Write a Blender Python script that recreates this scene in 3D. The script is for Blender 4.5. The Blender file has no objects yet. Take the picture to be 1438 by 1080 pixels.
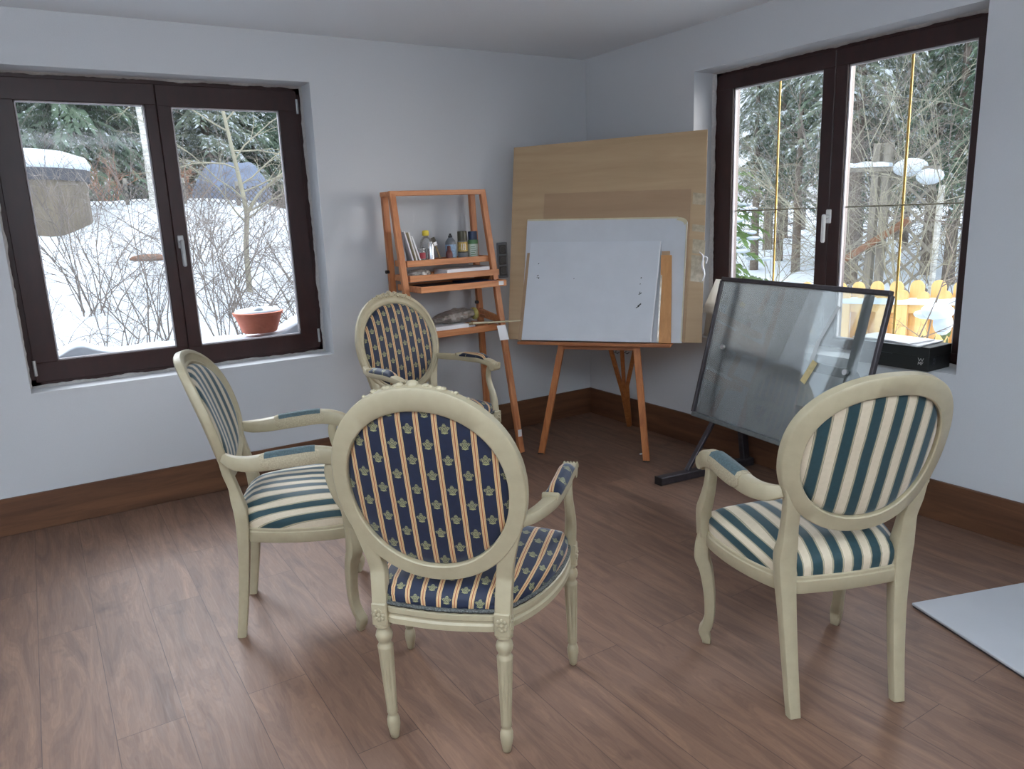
import bpy, math, random
import numpy as np
from mathutils import Vector, Matrix, noise

S = bpy.context.scene
COL = S.collection
PI = math.pi

# ------------------------------------------------------------------ camera, sky, light, exposure
CAM = Vector((-3.427, -4.396, 1.470))
YAW, PITCH, ROLL, FPX = 0.556, 0.219, -0.040, 1059.5
fw = Vector((math.sin(YAW) * math.cos(PITCH), math.cos(YAW) * math.cos(PITCH), -math.sin(PITCH)))
r0 = Vector((math.cos(YAW), -math.sin(YAW), 0))
u0 = r0.cross(fw)
rr = r0 * math.cos(ROLL) + u0 * math.sin(ROLL)
uu = u0 * math.cos(ROLL) - r0 * math.sin(ROLL)
cd = bpy.data.cameras.new('camera')
cd.sensor_width = 36.0
cd.sensor_fit = 'HORIZONTAL'
cd.lens = FPX / 1438 * 36.0
cd.clip_start = 0.05
cam = bpy.data.objects.new('camera', cd)
cam.matrix_world = Matrix(((rr.x, uu.x, -fw.x, CAM.x), (rr.y, uu.y, -fw.y, CAM.y), (rr.z, uu.z, -fw.z, CAM.z), (0, 0, 0, 1)))
COL.objects.link(cam)
S.camera = cam

SKY = 2.0
world = bpy.data.worlds.new('overcast_sky')
S.world = world
world.use_nodes = True
wn, wl = world.node_tree.nodes, world.node_tree.links
wn.clear()
wo = wn.new('ShaderNodeOutputWorld')
wb = wn.new('ShaderNodeBackground')
wc = wn.new('ShaderNodeTexCoord')
ws = wn.new('ShaderNodeSeparateXYZ')
wr = wn.new('ShaderNodeValToRGB')
wr.color_ramp.elements[0].position = 0.0
wr.color_ramp.elements[0].color = (0.28, 0.31, 0.36, 1)
wr.color_ramp.elements[1].position = 0.9
wr.color_ramp.elements[1].color = (0.92, 0.96, 1.0, 1)
e = wr.color_ramp.elements.new(0.16)
e.color = (0.36, 0.41, 0.48, 1)
wl.new(wc.outputs['Generated'], ws.inputs[0])
wl.new(ws.outputs['Z'], wr.inputs[0])
wl.new(wr.outputs[0], wb.inputs[0])
wb.inputs[1].default_value = SKY
wl.new(wb.outputs[0], wo.inputs[0])

S.view_settings.view_transform = 'Standard'
S.view_settings.look = 'None'
S.view_settings.gamma = 1.0
S.view_settings.use_curve_mapping = False
S.view_settings.exposure = 0.93
S.cycles.max_bounces = 10
S.cycles.diffuse_bounces = 6
S.cycles.transparent_max_bounces = 24
S.cycles.sample_clamp_indirect = 6.0
S.cycles.caustics_reflective = False
S.cycles.caustics_refractive = False


def portal(name, loc, rot, sx, sy):
    d = bpy.data.lights.new(name, 'AREA')
    d.shape = 'RECTANGLE'
    d.size, d.size_y = sx, sy
    d.cycles.is_portal = True
    o = bpy.data.objects.new(name, d)
    o.location, o.rotation_euler = loc, rot
    COL.objects.link(o)


portal('daylight_north', (-2.74, 0.30, 1.47), (-PI / 2, 0, 0), 1.5, 1.5)
portal('daylight_east', (0.30, -1.85, 1.47), (PI / 2, 0, PI / 2), 1.6, 1.5)


def soft(name, loc, aim, sx, sy, power, col=(.86, .93, 1.0), spread=PI):
    d = bpy.data.lights.new(name, 'AREA')
    d.shape = 'RECTANGLE'
    d.size, d.size_y = sx, sy
    d.energy = power
    d.color = col
    d.spread = spread
    o = bpy.data.objects.new(name, d)
    v = Vector(aim) - Vector(loc)
    o.rotation_euler = v.to_track_quat('-Z', 'Y').to_euler()
    o.location = loc
    COL.objects.link(o)


# area lamps added as extra sky, two unseen upward fills, portals behind the camera
soft('added_sky_fill_north', (-3.0, 2.3, 3.5), (-2.5, -1.2, 0.3), 2.6, 1.4, 72, (.86, .92, 1.0), math.radians(100))  # added lamp above the left window, strengthens daylight on the floor
soft('added_sky_fill_east', (2.3, -1.7, 3.5), (-1.2, -1.9, 0.3), 2.2, 1.2, 50, (.86, .92, 1.0), math.radians(100))  # added lamp above the right window, same purpose
soft('added_sky_fill_southeast', (3.2, -5.0, 2.3), (-1.3, -0.4, 1.4), 3.6, 2.8, 56, (1.0, .95, .90), math.radians(70))  # added lamp out of view, brightens the left wall through the right window
soft('unseen_fill_up', (-2.9, -5.4, 1.95), (-2.9, -5.399, 2.5), 1.6, 1.2, 70, (.85, .93, 1.0))  # added fill behind the camera, bounces off the ceiling; no lamp modelled
soft('unseen_fill_up_side', (-4.45, -3.2, 1.9), (-4.45, -3.199, 2.5), 0.9, 1.2, 40, (.84, .92, 1.0))  # second added fill, left of the view, lifts the ceiling
portal('daylight_south', (-4.35, -6.72, 1.45), (PI / 2, 0, 0), 1.3, 1.5)
portal('daylight_west', (-5.12, -3.6, 1.45), (PI / 2, 0, -PI / 2), 1.8, 1.5)


# ------------------------------------------------------------------ materials
def lin(c):
    c = c / 255.0
    return c / 12.92 if c <= 0.04045 else ((c + 0.055) / 1.055) ** 2.4


def rgb(r, g, b):
    return (lin(r), lin(g), lin(b), 1.0)


class NT:
    def __init__(s, name):
        s.m = bpy.data.materials.new(name)
        s.m.use_nodes = True
        s.t = s.m.node_tree
        s.b = s.t.nodes['Principled BSDF']
        s.out = s.t.nodes['Material Output']

    def n(s, kind, **kw):
        nd = s.t.nodes.new('ShaderNode' + kind)
        for k, v in kw.items():
            if k.startswith('i_'):
                nd.inputs[k[2:].replace('_', ' ')].default_value = v
            else:
                setattr(nd, k, v)
        return nd

    def l(s, a, b):
        s.t.links.new(a, b)

    def val(s, x, sock):
        if isinstance(x, (int, float, tuple)):
            sock.default_value = x
        else:
            s.l(x, sock)

    def math(s, op, a, b=0.0, c=0.0):
        nd = s.n('Math', operation=op)
        for i, x in enumerate((a, b, c)):
            s.val(x, nd.inputs[i])
        return nd.outputs[0]

    def mix(s, f, a, b):
        nd = s.n('Mix', data_type='RGBA')
        s.val(f, nd.inputs[0])
        s.val(a, nd.inputs[6])
        s.val(b, nd.inputs[7])
        return nd.outputs[2]

    def coord(s, which='Object', scale=(1, 1, 1), rot=(0, 0, 0)):
        tc = s.n('TexCoord')
        mp = s.n('Mapping')
        mp.inputs['Scale'].default_value = scale
        mp.inputs['Rotation'].default_value = rot
        s.l(tc.outputs[which], mp.inputs['Vector'])
        return mp.outputs[0]

    def noise(s, vec, scale, detail=4, rough=0.55, dist=0.0):
        nd = s.n('TexNoise')
        nd.inputs['Scale'].default_value = scale
        nd.inputs['Detail'].default_value = detail
        nd.inputs['Roughness'].default_value = rough
        nd.inputs['Distortion'].default_value = dist
        s.l(vec, nd.inputs['Vector'])
        return nd.outputs['Fac']

    def ramp(s, f, stops):
        nd = s.n('ValToRGB')
        cr = nd.color_ramp
        while len(cr.elements) < len(stops):
            cr.elements.new(0.5)
        for e_, (p_, c_) in zip(cr.elements, stops):
            e_.position = p_
            e_.color = c_
        s.l(f, nd.inputs[0])
        return nd.outputs[0]

    def bump(s, h, strength=0.2, dist=0.01):
        nd = s.n('Bump')
        nd.inputs['Strength'].default_value = strength
        nd.inputs['Distance'].default_value = dist
        s.l(h, nd.inputs['Height'])
        s.l(nd.outputs[0], s.b.inputs['Normal'])


def simple(name, c, rough=0.5, metal=0.0, nscale=None, var=0.12, bump=0.0, spec=0.5, stretch=(1, 1, 1)):
    t = NT(name)
    t.b.inputs['Roughness'].default_value = rough
    t.b.inputs['Metallic'].default_value = metal
    t.b.inputs['Specular IOR Level'].default_value = spec
    ns = nscale or 12.0
    f = t.noise(t.coord('Object', stretch), ns)
    k = lambda q: (min(1, c[0] * q), min(1, c[1] * q), min(1, c[2] * q), 1)
    t.l(t.ramp(f, [(0.3, k(1 - var)), (0.7, k(1 + var))]), t.b.inputs['Base Color'])
    if bump:
        t.bump(f, bump, 0.004)
    return t.m


def wood(name, c1, c2, rough=0.45, axis='z', scale=1.0, bump=0.1):
    t = NT(name)
    st = {'z': (14, 14, 1.2), 'x': (1.2, 14, 14), 'y': (14, 1.2, 14)}[axis]
    v = t.coord('Object', tuple(q * scale for q in st))
    f = t.noise(v, 3.0, 6, 0.6, 0.6)
    t.l(t.ramp(f, [(0.3, c1), (0.72, c2)]), t.b.inputs['Base Color'])
    t.b.inputs['Roughness'].default_value = rough
    t.bump(f, bump, 0.002)
    return t.m


def glass_pane(name, refl=0.05, dust=0.0, dustcol=(0.8, 0.85, 0.85, 1), tint=(1, 1, 1, 1), dust_scale=6.0):
    t = NT(name)
    t.t.nodes.remove(t.b)
    tr = t.n('BsdfTransparent')
    tr.inputs[0].default_value = tint
    gl = t.n('BsdfGlossy')
    gl.inputs['Roughness'].default_value = 0.02
    fr = t.n('Fresnel')
    fr.inputs[0].default_value = 1.45
    m = t.n('MixShader')
    t.l(t.math('MULTIPLY', fr.outputs[0], refl / 0.04), m.inputs[0])
    t.l(tr.outputs[0], m.inputs[1])
    t.l(gl.outputs[0], m.inputs[2])
    last = m.outputs[0]
    if dust:
        df = t.n('BsdfDiffuse')
        df.inputs[0].default_value = dustcol
        tl = t.n('BsdfTranslucent')
        tl.inputs[0].default_value = dustcol
        dm = t.n('MixShader')
        dm.inputs[0].default_value = 0.5
        t.l(df.outputs[0], dm.inputs[1])
        t.l(tl.outputs[0], dm.inputs[2])
        f = t.noise(t.coord('Object'), dust_scale, 2, 0.5)
        fac = t.ramp(f, [(0.25, (dust * 0.82,) * 3 + (1,)), (0.75, (dust * 1.18,) * 3 + (1,))])
        m2 = t.n('MixShader')
        t.l(fac, m2.inputs[0])
        t.l(last, m2.inputs[1])
        t.l(dm.outputs[0], m2.inputs[2])
        last = m2.outputs[0]
    t.l(last, t.out.inputs[0])
    return t.m


def band(t, u, per, lo, hi, off=0.0):
    """1 where fract(u/per+off) lies in [lo,hi]"""
    f = t.math('FRACT', t.math('ADD', t.math('DIVIDE', u, per), off))
    return t.math('MULTIPLY', t.math('GREATER_THAN', f, lo), t.math('LESS_THAN', f, hi))


def fabric_common(t, col):
    wv = t.noise(t.coord('UV', (1, 1, 1)), 900, 2)
    t.l(col, t.b.inputs['Base Color'])
    t.b.inputs['Roughness'].default_value = 0.62
    t.b.inputs['Sheen Weight'].default_value = 0.30
    t.b.inputs['Sheen Roughness'].default_value = 0.4
    t.b.inputs['Sheen Tint'].default_value = (0.75, 0.85, 1, 1)
    t.bump(wv, 0.15, 0.001)


def fabric_motif():
    t = NT('navy_damask_stripe_fabric')
    tc = t.n('TexCoord')
    sp = t.n('SeparateXYZ')
    t.l(tc.outputs['UV'], sp.inputs[0])
    u, v = sp.outputs[0], sp.outputs[1]
    P = 0.0475
    navy = t.mix(t.noise(t.coord('UV'), 60, 3), rgb(11, 19, 42), rgb(20, 34, 62))
    beige, red = rgb(206, 176, 128), rgb(150, 86, 56)
    # motif : a small leafy crest in the middle of every blue band, staggered from band to band
    cell = t.math('FLOOR', t.math('ADD', t.math('DIVIDE', u, P), 0.0))
    fu = t.math('SUBTRACT', t.math('FRACT', t.math('DIVIDE', u, P)), 0.5)
    dx = t.math('MULTIPLY', fu, P)
    odd = t.math('MULTIPLY', t.math('MODULO', t.math('ABSOLUTE', cell), 2.0), 0.5)
    PV = 0.088
    fv = t.math('SUBTRACT', t.math('FRACT', t.math('ADD', t.math('DIVIDE', v, PV), odd)), 0.5)
    dy = t.math('MULTIPLY', fv, PV)
    ang = t.math('ARCTAN2', dx, t.math('ADD', dy, 0.004))
    rad = t.math('SQRT', t.math('ADD', t.math('MULTIPLY', dx, dx), t.math('MULTIPLY', t.math('ADD', dy, 0.004), t.math('ADD', dy, 0.004))))
    lob = t.math('ADD', 0.0118, t.math('MULTIPLY', t.math('COSINE', t.math('MULTIPLY', ang, 5.0)), 0.0028))
    lob = t.math('ADD', lob, t.math('MULTIPLY', t.math('COSINE', ang), 0.0022))
    inside = t.math('LESS_THAN', rad, lob)
    ring1 = t.math('GREATER_THAN', t.math('SINE', t.math('MULTIPLY', rad, 1750.0)), -0.2)
    motif = t.math('MULTIPLY', inside, ring1)
    stem = t.math('MULTIPLY', t.math('LESS_THAN', t.math('ABSOLUTE', dx), t.math('SUBTRACT', 0.0085, t.math('MULTIPLY', t.math('ABSOLUTE', t.math('ADD', dy, 0.0135)), 3.0))),
                  t.math('LESS_THAN', t.math('ABSOLUTE', t.math('ADD', dy, 0.0135)), 0.0028))
    motif = t.math('MAXIMUM', motif, stem)
    col = t.mix(motif, navy, rgb(150, 148, 104))
    st = t.math('GREATER_THAN', t.math('ABSOLUTE', fu), 0.355)
    col = t.mix(st, col, beige)
    rd = t.math('GREATER_THAN', t.math('ABSOLUTE', fu), 0.465)
    col = t.mix(rd, col, red)
    ln = t.math('MULTIPLY', t.math('GREATER_THAN', t.math('ABSOLUTE', fu), 0.395), t.math('LESS_THAN', t.math('ABSOLUTE', fu), 0.415))
    col = t.mix(ln, col, red)
    fabric_common(t, col)
    return t.m


def fabric_stripe():
    t = NT('teal_and_cream_stripe_fabric')
    tc = t.n('TexCoord')
    sp = t.n('SeparateXYZ')
    t.l(tc.outputs['UV'], sp.inputs[0])
    u = sp.outputs[0]
    P = 0.0645
    cream = t.mix(t.noise(t.coord('UV'), 90, 3), rgb(196, 182, 156), rgb(214, 200, 176))
    teal = t.mix(t.noise(t.coord('UV'), 90, 3), rgb(22, 52, 58), rgb(34, 68, 74))
    fu = t.math('ABSOLUTE', t.math('SUBTRACT', t.math('FRACT', t.math('ADD', t.math('DIVIDE', u, P), 0.0)), 0.5))
    col = t.mix(t.math('LESS_THAN', fu, 0.30), cream, rgb(128, 124, 104))
    col = t.mix(t.math('LESS_THAN', fu, 0.275), col, rgb(186, 172, 142))
    col = t.mix(t.math('LESS_THAN', fu, 0.245), col, rgb(118, 116, 98))
    col = t.mix(t.math('LESS_THAN', fu, 0.21), col, teal)
    fabric_common(t, col)
    return t.m


MT = {}
MT['wall'] = simple('white_wall_paint', rgb(198, 200, 203), 0.9, nscale=160, var=0.015, bump=0.12, spec=0.2)
MT['ceiling'] = simple('white_ceiling_paint', rgb(232, 236, 240), 0.9, nscale=120, var=0.015, bump=0.1, spec=0.2)
MT['plaster'] = simple('rough_plaster_edge', rgb(200, 198, 196), 0.95, nscale=70, var=0.1, bump=0.5, spec=0.1)


def floor_mat():
    t = NT('brown_oak_laminate')
    v = t.coord('Object', (1, 1, 1), (0, 0, PI / 2))
    br = t.n('TexBrick')
    br.offset = 0.37
    br.inputs['Scale'].default_value = 1.0
    br.inputs['Mortar Size'].default_value = 0.0012
    br.inputs['Mortar Smooth'].default_value = 0.1
    br.inputs['Brick Width'].default_value = 1.28
    br.inputs['Row Height'].default_value = 0.19
    br.inputs['Color1'].default_value = (0.25, 0.25, 0.25, 1)
    br.inputs['Color2'].default_value = (0.75, 0.75, 0.75, 1)
    br.inputs['Mortar'].default_value = (0.5, 0.5, 0.5, 1)
    t.l(v, br.inputs['Vector'])
    # shift the grain from plank to plank
    tc = t.n('TexCoord')
    mp = t.n('Mapping')
    t.l(tc.outputs['Object'], mp.inputs['Vector'])
    cv = t.n('CombineXYZ')
    t.l(t.math('MULTIPLY', br.outputs['Color'], 7.0), cv.inputs[0])
    t.l(t.math('MULTIPLY', br.outputs['Color'], 13.0), cv.inputs[1])
    t.l(cv.outputs[0], mp.inputs['Location'])
    mp2 = t.n('Mapping')
    mp2.inputs['Scale'].default_value = (6.5, 0.9, 1)
    t.l(mp.outputs[0], mp2.inputs['Vector'])
    big = t.noise(mp2.outputs[0], 1.6, 5, 0.55, 1.8)
    # cathedral grain : rings of a warped noise
    rings = t.math('FRACT', t.math('MULTIPLY', big, 11.0))
    rings = t.math('ABSOLUTE', t.math('SUBTRACT', rings, 0.5))
    mp3 = t.n('Mapping')
    mp3.inputs['Scale'].default_value = (60, 2.5, 1)
    t.l(mp.outputs[0], mp3.inputs['Vector'])
    fine = t.noise(mp3.outputs[0], 3.0, 5, 0.6)
    kn = t.noise(mp.outputs[0], 3.2, 4, 0.6)
    base = t.ramp(big, [(0.28, rgb(100, 75, 61)), (0.5, rgb(126, 96, 78)), (0.75, rgb(146, 113, 91))])
    base = t.mix(t.math('MULTIPLY', t.math('SUBTRACT', 0.5, rings), 0.5), base, rgb(80, 56, 46))
    base = t.mix(t.math('MULTIPLY', fine, 0.30), base, rgb(88, 63, 53))
    base = t.mix(t.ramp(kn, [(0.62, (0, 0, 0, 1)), (0.76, (0.65, 0.65, 0.65, 1))]), base, rgb(62, 44, 37))
    base = t.mix(t.math('MULTIPLY', br.outputs['Color'], 0.22), base, rgb(62, 45, 38))
    base = t.mix(t.math('MULTIPLY', br.outputs['Fac'], 0.6), base, rgb(40, 28, 24))
    t.l(base, t.b.inputs['Base Color'])
    rg = t.ramp(fine, [(0.3, (0.50, 0.50, 0.50, 1)), (0.8, (0.66, 0.66, 0.66, 1))])
    t.l(rg, t.b.inputs['Roughness'])
    t.b.inputs['Specular IOR Level'].default_value = 0.55
    t.bump(t.math('ADD', fine, t.math('MULTIPLY', rings, 0.5)), 0.12, 0.002)
    return t.m


MT['floor'] = floor_mat()
MT['base'] = wood('dark_oak_baseboard', rgb(76, 48, 33), rgb(118, 80, 54), 0.5, 'x', 0.5)
MT['base_y'] = wood('dark_oak_baseboard_long', rgb(76, 48, 33), rgb(118, 80, 54), 0.5, 'y', 0.5)
MT['mahogany'] = simple('mahogany_window_frame', rgb(46, 20, 18), 0.38, nscale=9, var=0.25, stretch=(3, 3, 1))
MT['gasket'] = simple('pale_glazing_seal', rgb(186, 182, 186), 0.5)
MT['pane'] = glass_pane('window_glass', 0.022)
MT['nickel'] = simple('satin_nickel', rgb(176, 176, 176), 0.35, 0.85)
MT['whitelacquer'] = simple('white_lacquer', rgb(226, 226, 222), 0.35)
MT['brass'] = simple('brass_glazing_bar', rgb(206, 168, 84), 0.4, 0.2)
MT['cream'] = simple('cream_painted_wood', rgb(168, 157, 130), 0.42, nscale=26, var=0.05, bump=0.06)
MT['motif'] = fabric_motif()
MT['stripe'] = fabric_stripe()
MT['gimp'] = simple('navy_and_gold_braid', rgb(78, 80, 78), 0.8, nscale=220, var=0.9, bump=0.5)
MT['armtape'] = simple('dark_teal_armrest_cloth', rgb(70, 88, 92), 0.7, nscale=150, var=0.25)
MT['armcream'] = simple('beige_armrest_cloth', rgb(168, 156, 130), 0.8, nscale=200, var=0.2)
MT['pine'] = wood('orange_stained_beech', rgb(166, 98, 58), rgb(204, 138, 90), 0.45, 'z')
MT['pine_x'] = wood('orange_stained_beech_rail', rgb(176, 110, 68), rgb(214, 150, 102), 0.45, 'x')
MT['easel'] = wood('honey_beech', rgb(152, 88, 44), rgb(190, 120, 66), 0.45, 'z')
MT['easel_x'] = wood('honey_beech_ledge', rgb(140, 84, 50), rgb(176, 112, 68), 0.45, 'x')
MT['hardboard'] = wood('brown_hardboard', rgb(176, 148, 112), rgb(190, 162, 126), 0.55, 'x', 0.35, 0.03)
MT['hardboard2'] = wood('darker_brown_hardboard', rgb(162, 132, 100), rgb(174, 144, 112), 0.55, 'x', 0.35, 0.03)
MT['chip'] = wood('orange_wood_strip', rgb(186, 130, 74), rgb(204, 148, 90), 0.55, 'z')
MT['panelwhite'] = simple('white_primed_panel', rgb(206, 210, 216), 0.6, nscale=8, var=0.03)
MT['panelgrey'] = simple('grey_white_primed_panel', rgb(200, 203, 208), 0.65, nscale=6, var=0.04)
MT['cardedge'] = simple('cream_card_edge', rgb(206, 196, 164), 0.7)
MT['tape'] = simple('clear_packing_tape', rgb(186, 172, 146), 0.15, nscale=30, var=0.25, spec=0.8)
MT['ink'] = simple('black_ink', rgb(24, 24, 26), 0.6)
MT['iron'] = simple('dark_grey_steel_tube', rgb(74, 70, 74), 0.45, 0.55, nscale=40, var=0.15)
MT['steel'] = simple('grey_steel_bar', rgb(112, 116, 116), 0.45, 0.5, nscale=30, var=0.15)
MT['dusty'] = glass_pane('dusty_table_glass', 0.05, 0.11, (0.86, 0.90, 0.92, 1), (0.92, 0.96, 0.95, 1), 5.0)
MT['olivewire'] = simple('olive_grey_glazing_wire', rgb(112, 106, 82), 0.5)
MT['plate'] = simple('grey_steel_plate', rgb(120, 124, 130), 0.5, 0.3, nscale=14, var=0.2)
MT['frost'] = glass_pane('cloudy_tape', 0.06, 0.35, (0.86, 0.88, 0.86, 1))
MT['masking'] = simple('yellowed_masking_tape', rgb(206, 190, 140), 0.7, nscale=60, var=0.12)
MT['black'] = simple('black_plastic', rgb(24, 24, 26), 0.4)
MT['boxcard'] = simple('black_gift_box_card', rgb(34, 36, 36), 0.45, nscale=20, var=0.08)
MT['silverink'] = simple('silver_print', rgb(206, 206, 204), 0.5)
MT['paper'] = simple('white_paper', rgb(232, 232, 234), 0.8, nscale=14, var=0.02)
MT['sheet'] = glass_pane('milky_plastic_sheet', 0.05, 0.8, (0.86, 0.85, 0.80, 1))
MT['cardboard'] = simple('brown_cardboard', rgb(150, 122, 92), 0.8, nscale=20, var=0.1)
MT['yellow'] = simple('yellow_paint', rgb(222, 184, 60), 0.5)
MT['socketgrey'] = simple('grey_socket_frame', rgb(92, 96, 106), 0.4)
# exterior
MT['snow'] = simple('snow', rgb(206, 216, 226), 0.9, nscale=3, var=0.04, bump=0.4, spec=0.15)
MT['bark'] = simple('grey_brown_bark', rgb(112, 102, 92), 0.9, nscale=20, var=0.3, bump=0.4, stretch=(3, 3, 0.6))
MT['twig'] = simple('bare_grey_twigs', rgb(116, 108, 102), 0.9, nscale=6, var=0.3)
MT['paletwig'] = simple('pale_yellow_grey_bark', rgb(146, 143, 126), 0.9, nscale=9, var=0.15)
MT['birch'] = simple('white_birch_bark', rgb(190, 190, 184), 0.8, nscale=9, var=0.35, stretch=(1, 1, 5))


def needle(name, c1, c2, snow, sc):
    t = NT(name)
    v = t.coord('Object')
    f = t.noise(v, sc, 3)
    col = t.ramp(f, [(0.3, c1), (0.7, c2)])
    g = t.noise(v, 11.0, 2, 0.5)
    col = t.mix(t.ramp(g, [(0.60 - snow * .1, (0, 0, 0, 1)), (0.66 - snow * .1, (1, 1, 1, 1))]), col, rgb(206, 214, 220))
    t.l(col, t.b.inputs['Base Color'])
    t.b.inputs['Roughness'].default_value = 0.85
    return t.m


MT['needle'] = needle('dark_conifer_needles', rgb(58, 80, 66), rgb(112, 132, 108), 0.0, 1.3)
MT['needle2'] = needle('snow_dusted_conifer_needles', rgb(92, 106, 92), rgb(140, 148, 128), 0.6, 1.7)
MT['needle3'] = simple('bright_green_spruce_needles', rgb(112, 140, 84), 0.8, nscale=2.5, var=0.4)
MT['fence'] = wood('yellow_larch_pickets', rgb(214, 170, 104), rgb(232, 194, 130), 0.7, 'z', 0.6)
MT['grey_timber'] = wood('weathered_grey_timber', rgb(118, 114, 106), rgb(152, 148, 138), 0.85, 'z', 0.6)
MT['red_timber'] = wood('reddish_brown_beam', rgb(108, 78, 60), rgb(142, 104, 80), 0.8, 'x', 0.6)
MT['shed'] = wood('grey_brown_shed_boards', rgb(92, 86, 76), rgb(124, 114, 98), 0.9, 'z', 0.5)
MT['shedrim'] = simple('dark_slate_rim', rgb(62, 64, 72), 0.8)
MT['tarp'] = simple('blue_grey_tarp', rgb(104, 118, 142), 0.6, nscale=2.2, var=0.3, bump=0.5)
MT['bluetin'] = simple('pale_blue_tin', rgb(156, 184, 204), 0.6, nscale=2, var=0.2)
MT['rust'] = simple('dry_brown_leaves', rgb(140, 104, 84), 0.9, nscale=9, var=0.4)
MT['terracotta'] = simple('terracotta', rgb(176, 100, 78), 0.8, nscale=16, var=0.12)
MT['leaf'] = simple('dull_green_leaf', rgb(96, 108, 62), 0.6, nscale=9, var=0.3)
MT['lattice'] = simple('grey_wire_lattice', rgb(84, 82, 82), 0.8)
MT['render'] = simple('outside_wall_render', rgb(196, 192, 186), 0.9, nscale=30, var=0.05)


# ------------------------------------------------------------------ mesh builder
class MB:
    def __init__(s):
        s.v, s.f, s.m, s.uv = [], [], [], []

    def add(s, verts, faces, mi=0, uvs=None):
        o = len(s.v)
        s.v += [tuple(q) for q in verts]
        s.uv += [tuple(q) for q in uvs] if uvs else [(q[0], q[1]) for q in verts]
        s.f += [tuple(i + o for i in f) for f in faces]
        s.m += [mi] * len(faces)
        return s

    def obox(s, c, ax, ay, az, hx, hy, hz, ch=0.002, mi=0):
        """chamfered box, centre c, unit axes, half sizes"""
        c, ax, ay, az = Vector(c), Vector(ax), Vector(ay), Vector(az)
        ch = min(ch, hx * 0.9, hy * 0.9, hz * 0.9)
        H = (hx, hy, hz)
        vs, idx = [], {}
        for sx in (-1, 1):
            for sy in (-1, 1):
                for sz in (-1, 1):
                    for k in range(3):
                        q = [sx * (hx - ch), sy * (hy - ch), sz * (hz - ch)]
                        q[k] = (sx, sy, sz)[k] * H[k]
                        idx[(sx, sy, sz, k)] = len(vs)
                        vs.append(c + ax * q[0] + ay * q[1] + az * q[2])
        fs = []
        sg = (-1, 1)
        for k in range(3):
            a, b = [i for i in range(3) if i != k]
            for sk in sg:
                q = []
                for (sa, sb) in ((-1, -1), (1, -1), (1, 1), (-1, 1)):
                    t = [0, 0, 0]
                    t[k], t[a], t[b] = sk, sa, sb
                    q.append(idx[(*t, k)])
                fs.append(q)
        for k in range(3):
            a, b = [i for i in range(3) if i != k]
            for sa in sg:
                for sb in sg:
                    q = []
                    for (sk, w) in ((-1, a), (1, a), (1, b), (-1, b)):
                        t = [0, 0, 0]
                        t[k], t[a], t[b] = sk, sa, sb
                        q.append(idx[(*t, w)])
                    fs.append(q)
        for sx in sg:
            for sy in sg:
                for sz in sg:
                    fs.append([idx[(sx, sy, sz, k)] for k in range(3)])
        # outward orientation
        out = []
        for f in fs:
            p = [vs[i] for i in f]
            nn = (p[1] - p[0]).cross(p[2] - p[0])
            cc = sum(p, Vector()) / len(p)
            out.append(f if nn.dot(cc - c) > 0 else f[::-1])
        return s.add(vs, out, mi)

    def box(s, x0, x1, y0, y1, z0, z1, ch=0.002, mi=0):
        return s.obox(((x0 + x1) / 2, (y0 + y1) / 2, (z0 + z1) / 2), (1, 0, 0), (0, 1, 0), (0, 0, 1), abs(x1 - x0) / 2, abs(y1 - y0) / 2, abs(z1 - z0) / 2, ch, mi)

    def beam(s, a, b, w, d, side=(0, 0, 1), ch=0.002, mi=0):
        """bar from a to b, w across along side, d the other way"""
        a, b = Vector(a), Vector(b)
        az = (b - a).normalized()
        ax = Vector(side)
        ax = (ax - az * ax.dot(az)).normalized()
        ay = az.cross(ax)
        return s.obox((a + b) / 2, ax, ay, az, w / 2, d / 2, (b - a).length / 2, ch, mi)

    def rings(s, R, closed_ring=True, cap=True, closed_path=False, mi=0, uvs=None):
        """R : list of rings (lists of points, same count)"""
        n, k = len(R), len(R[0])
        vs = [q for r in R for q in r]
        fs = []
        for i in range(n if closed_path else n - 1):
            j = (i + 1) % n
            for a in range(k if closed_ring else k - 1):
                b = (a + 1) % k
                fs.append((i * k + a, i * k + b, j * k + b, j * k + a))
        if cap and not closed_path and closed_ring:
            fs.append(tuple(range(k))[::-1])
            fs.append(tuple((n - 1) * k + a for a in range(k)))
        return s.add(vs, fs, mi, uvs)

    def sweep(s, path, prof, side, closed=False, mi=0, cap=True):
        """path points; prof(i,t) -> list of (a,b); a along side, b along side x tangent"""
        P = [Vector(q) for q in path]
        n = len(P)
        R = []
        for i in range(n):
            if closed:
                t = P[(i + 1) % n] - P[i - 1]
            else:
                t = P[min(i + 1, n - 1)] - P[max(i - 1, 0)]
            t.normalize()
            sd = Vector(side(i) if callable(side) else side)
            ax = (sd - t * sd.dot(t)).normalized()
            ay = t.cross(ax)
            R.append([P[i] + ax * a + ay * b for a, b in prof(i, i / max(1, n - 1))])
        return s.rings(R, True, cap, closed, mi)

    def tube(s, path, rad, k=8, closed=False, mi=0):
        P = [Vector(q) for q in path]
        n = len(P)
        rf = rad if callable(rad) else (lambda t: rad)
        R = []
        ref = None
        for i in range(n):
            t = (P[(i + 1) % n] - P[i - 1]) if closed else (P[min(i + 1, n - 1)] - P[max(i - 1, 0)])
            if t.length < 1e-9:
                t = Vector((0, 0, 1))
            t.normalize()
            if ref is None:
                ref = Vector((1, 0, 0)) if abs(t.x) < 0.8 else Vector((0, 1, 0))
            ref = (ref - t * ref.dot(t)).normalized()
            b = t.cross(ref)
            r = rf(i / max(1, n - 1))
            R.append([P[i] + (ref * math.cos(2 * PI * j / k) + b * math.sin(2 * PI * j / k)) * r for j in range(k)])
        return s.rings(R, True, True, closed, mi)

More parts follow.
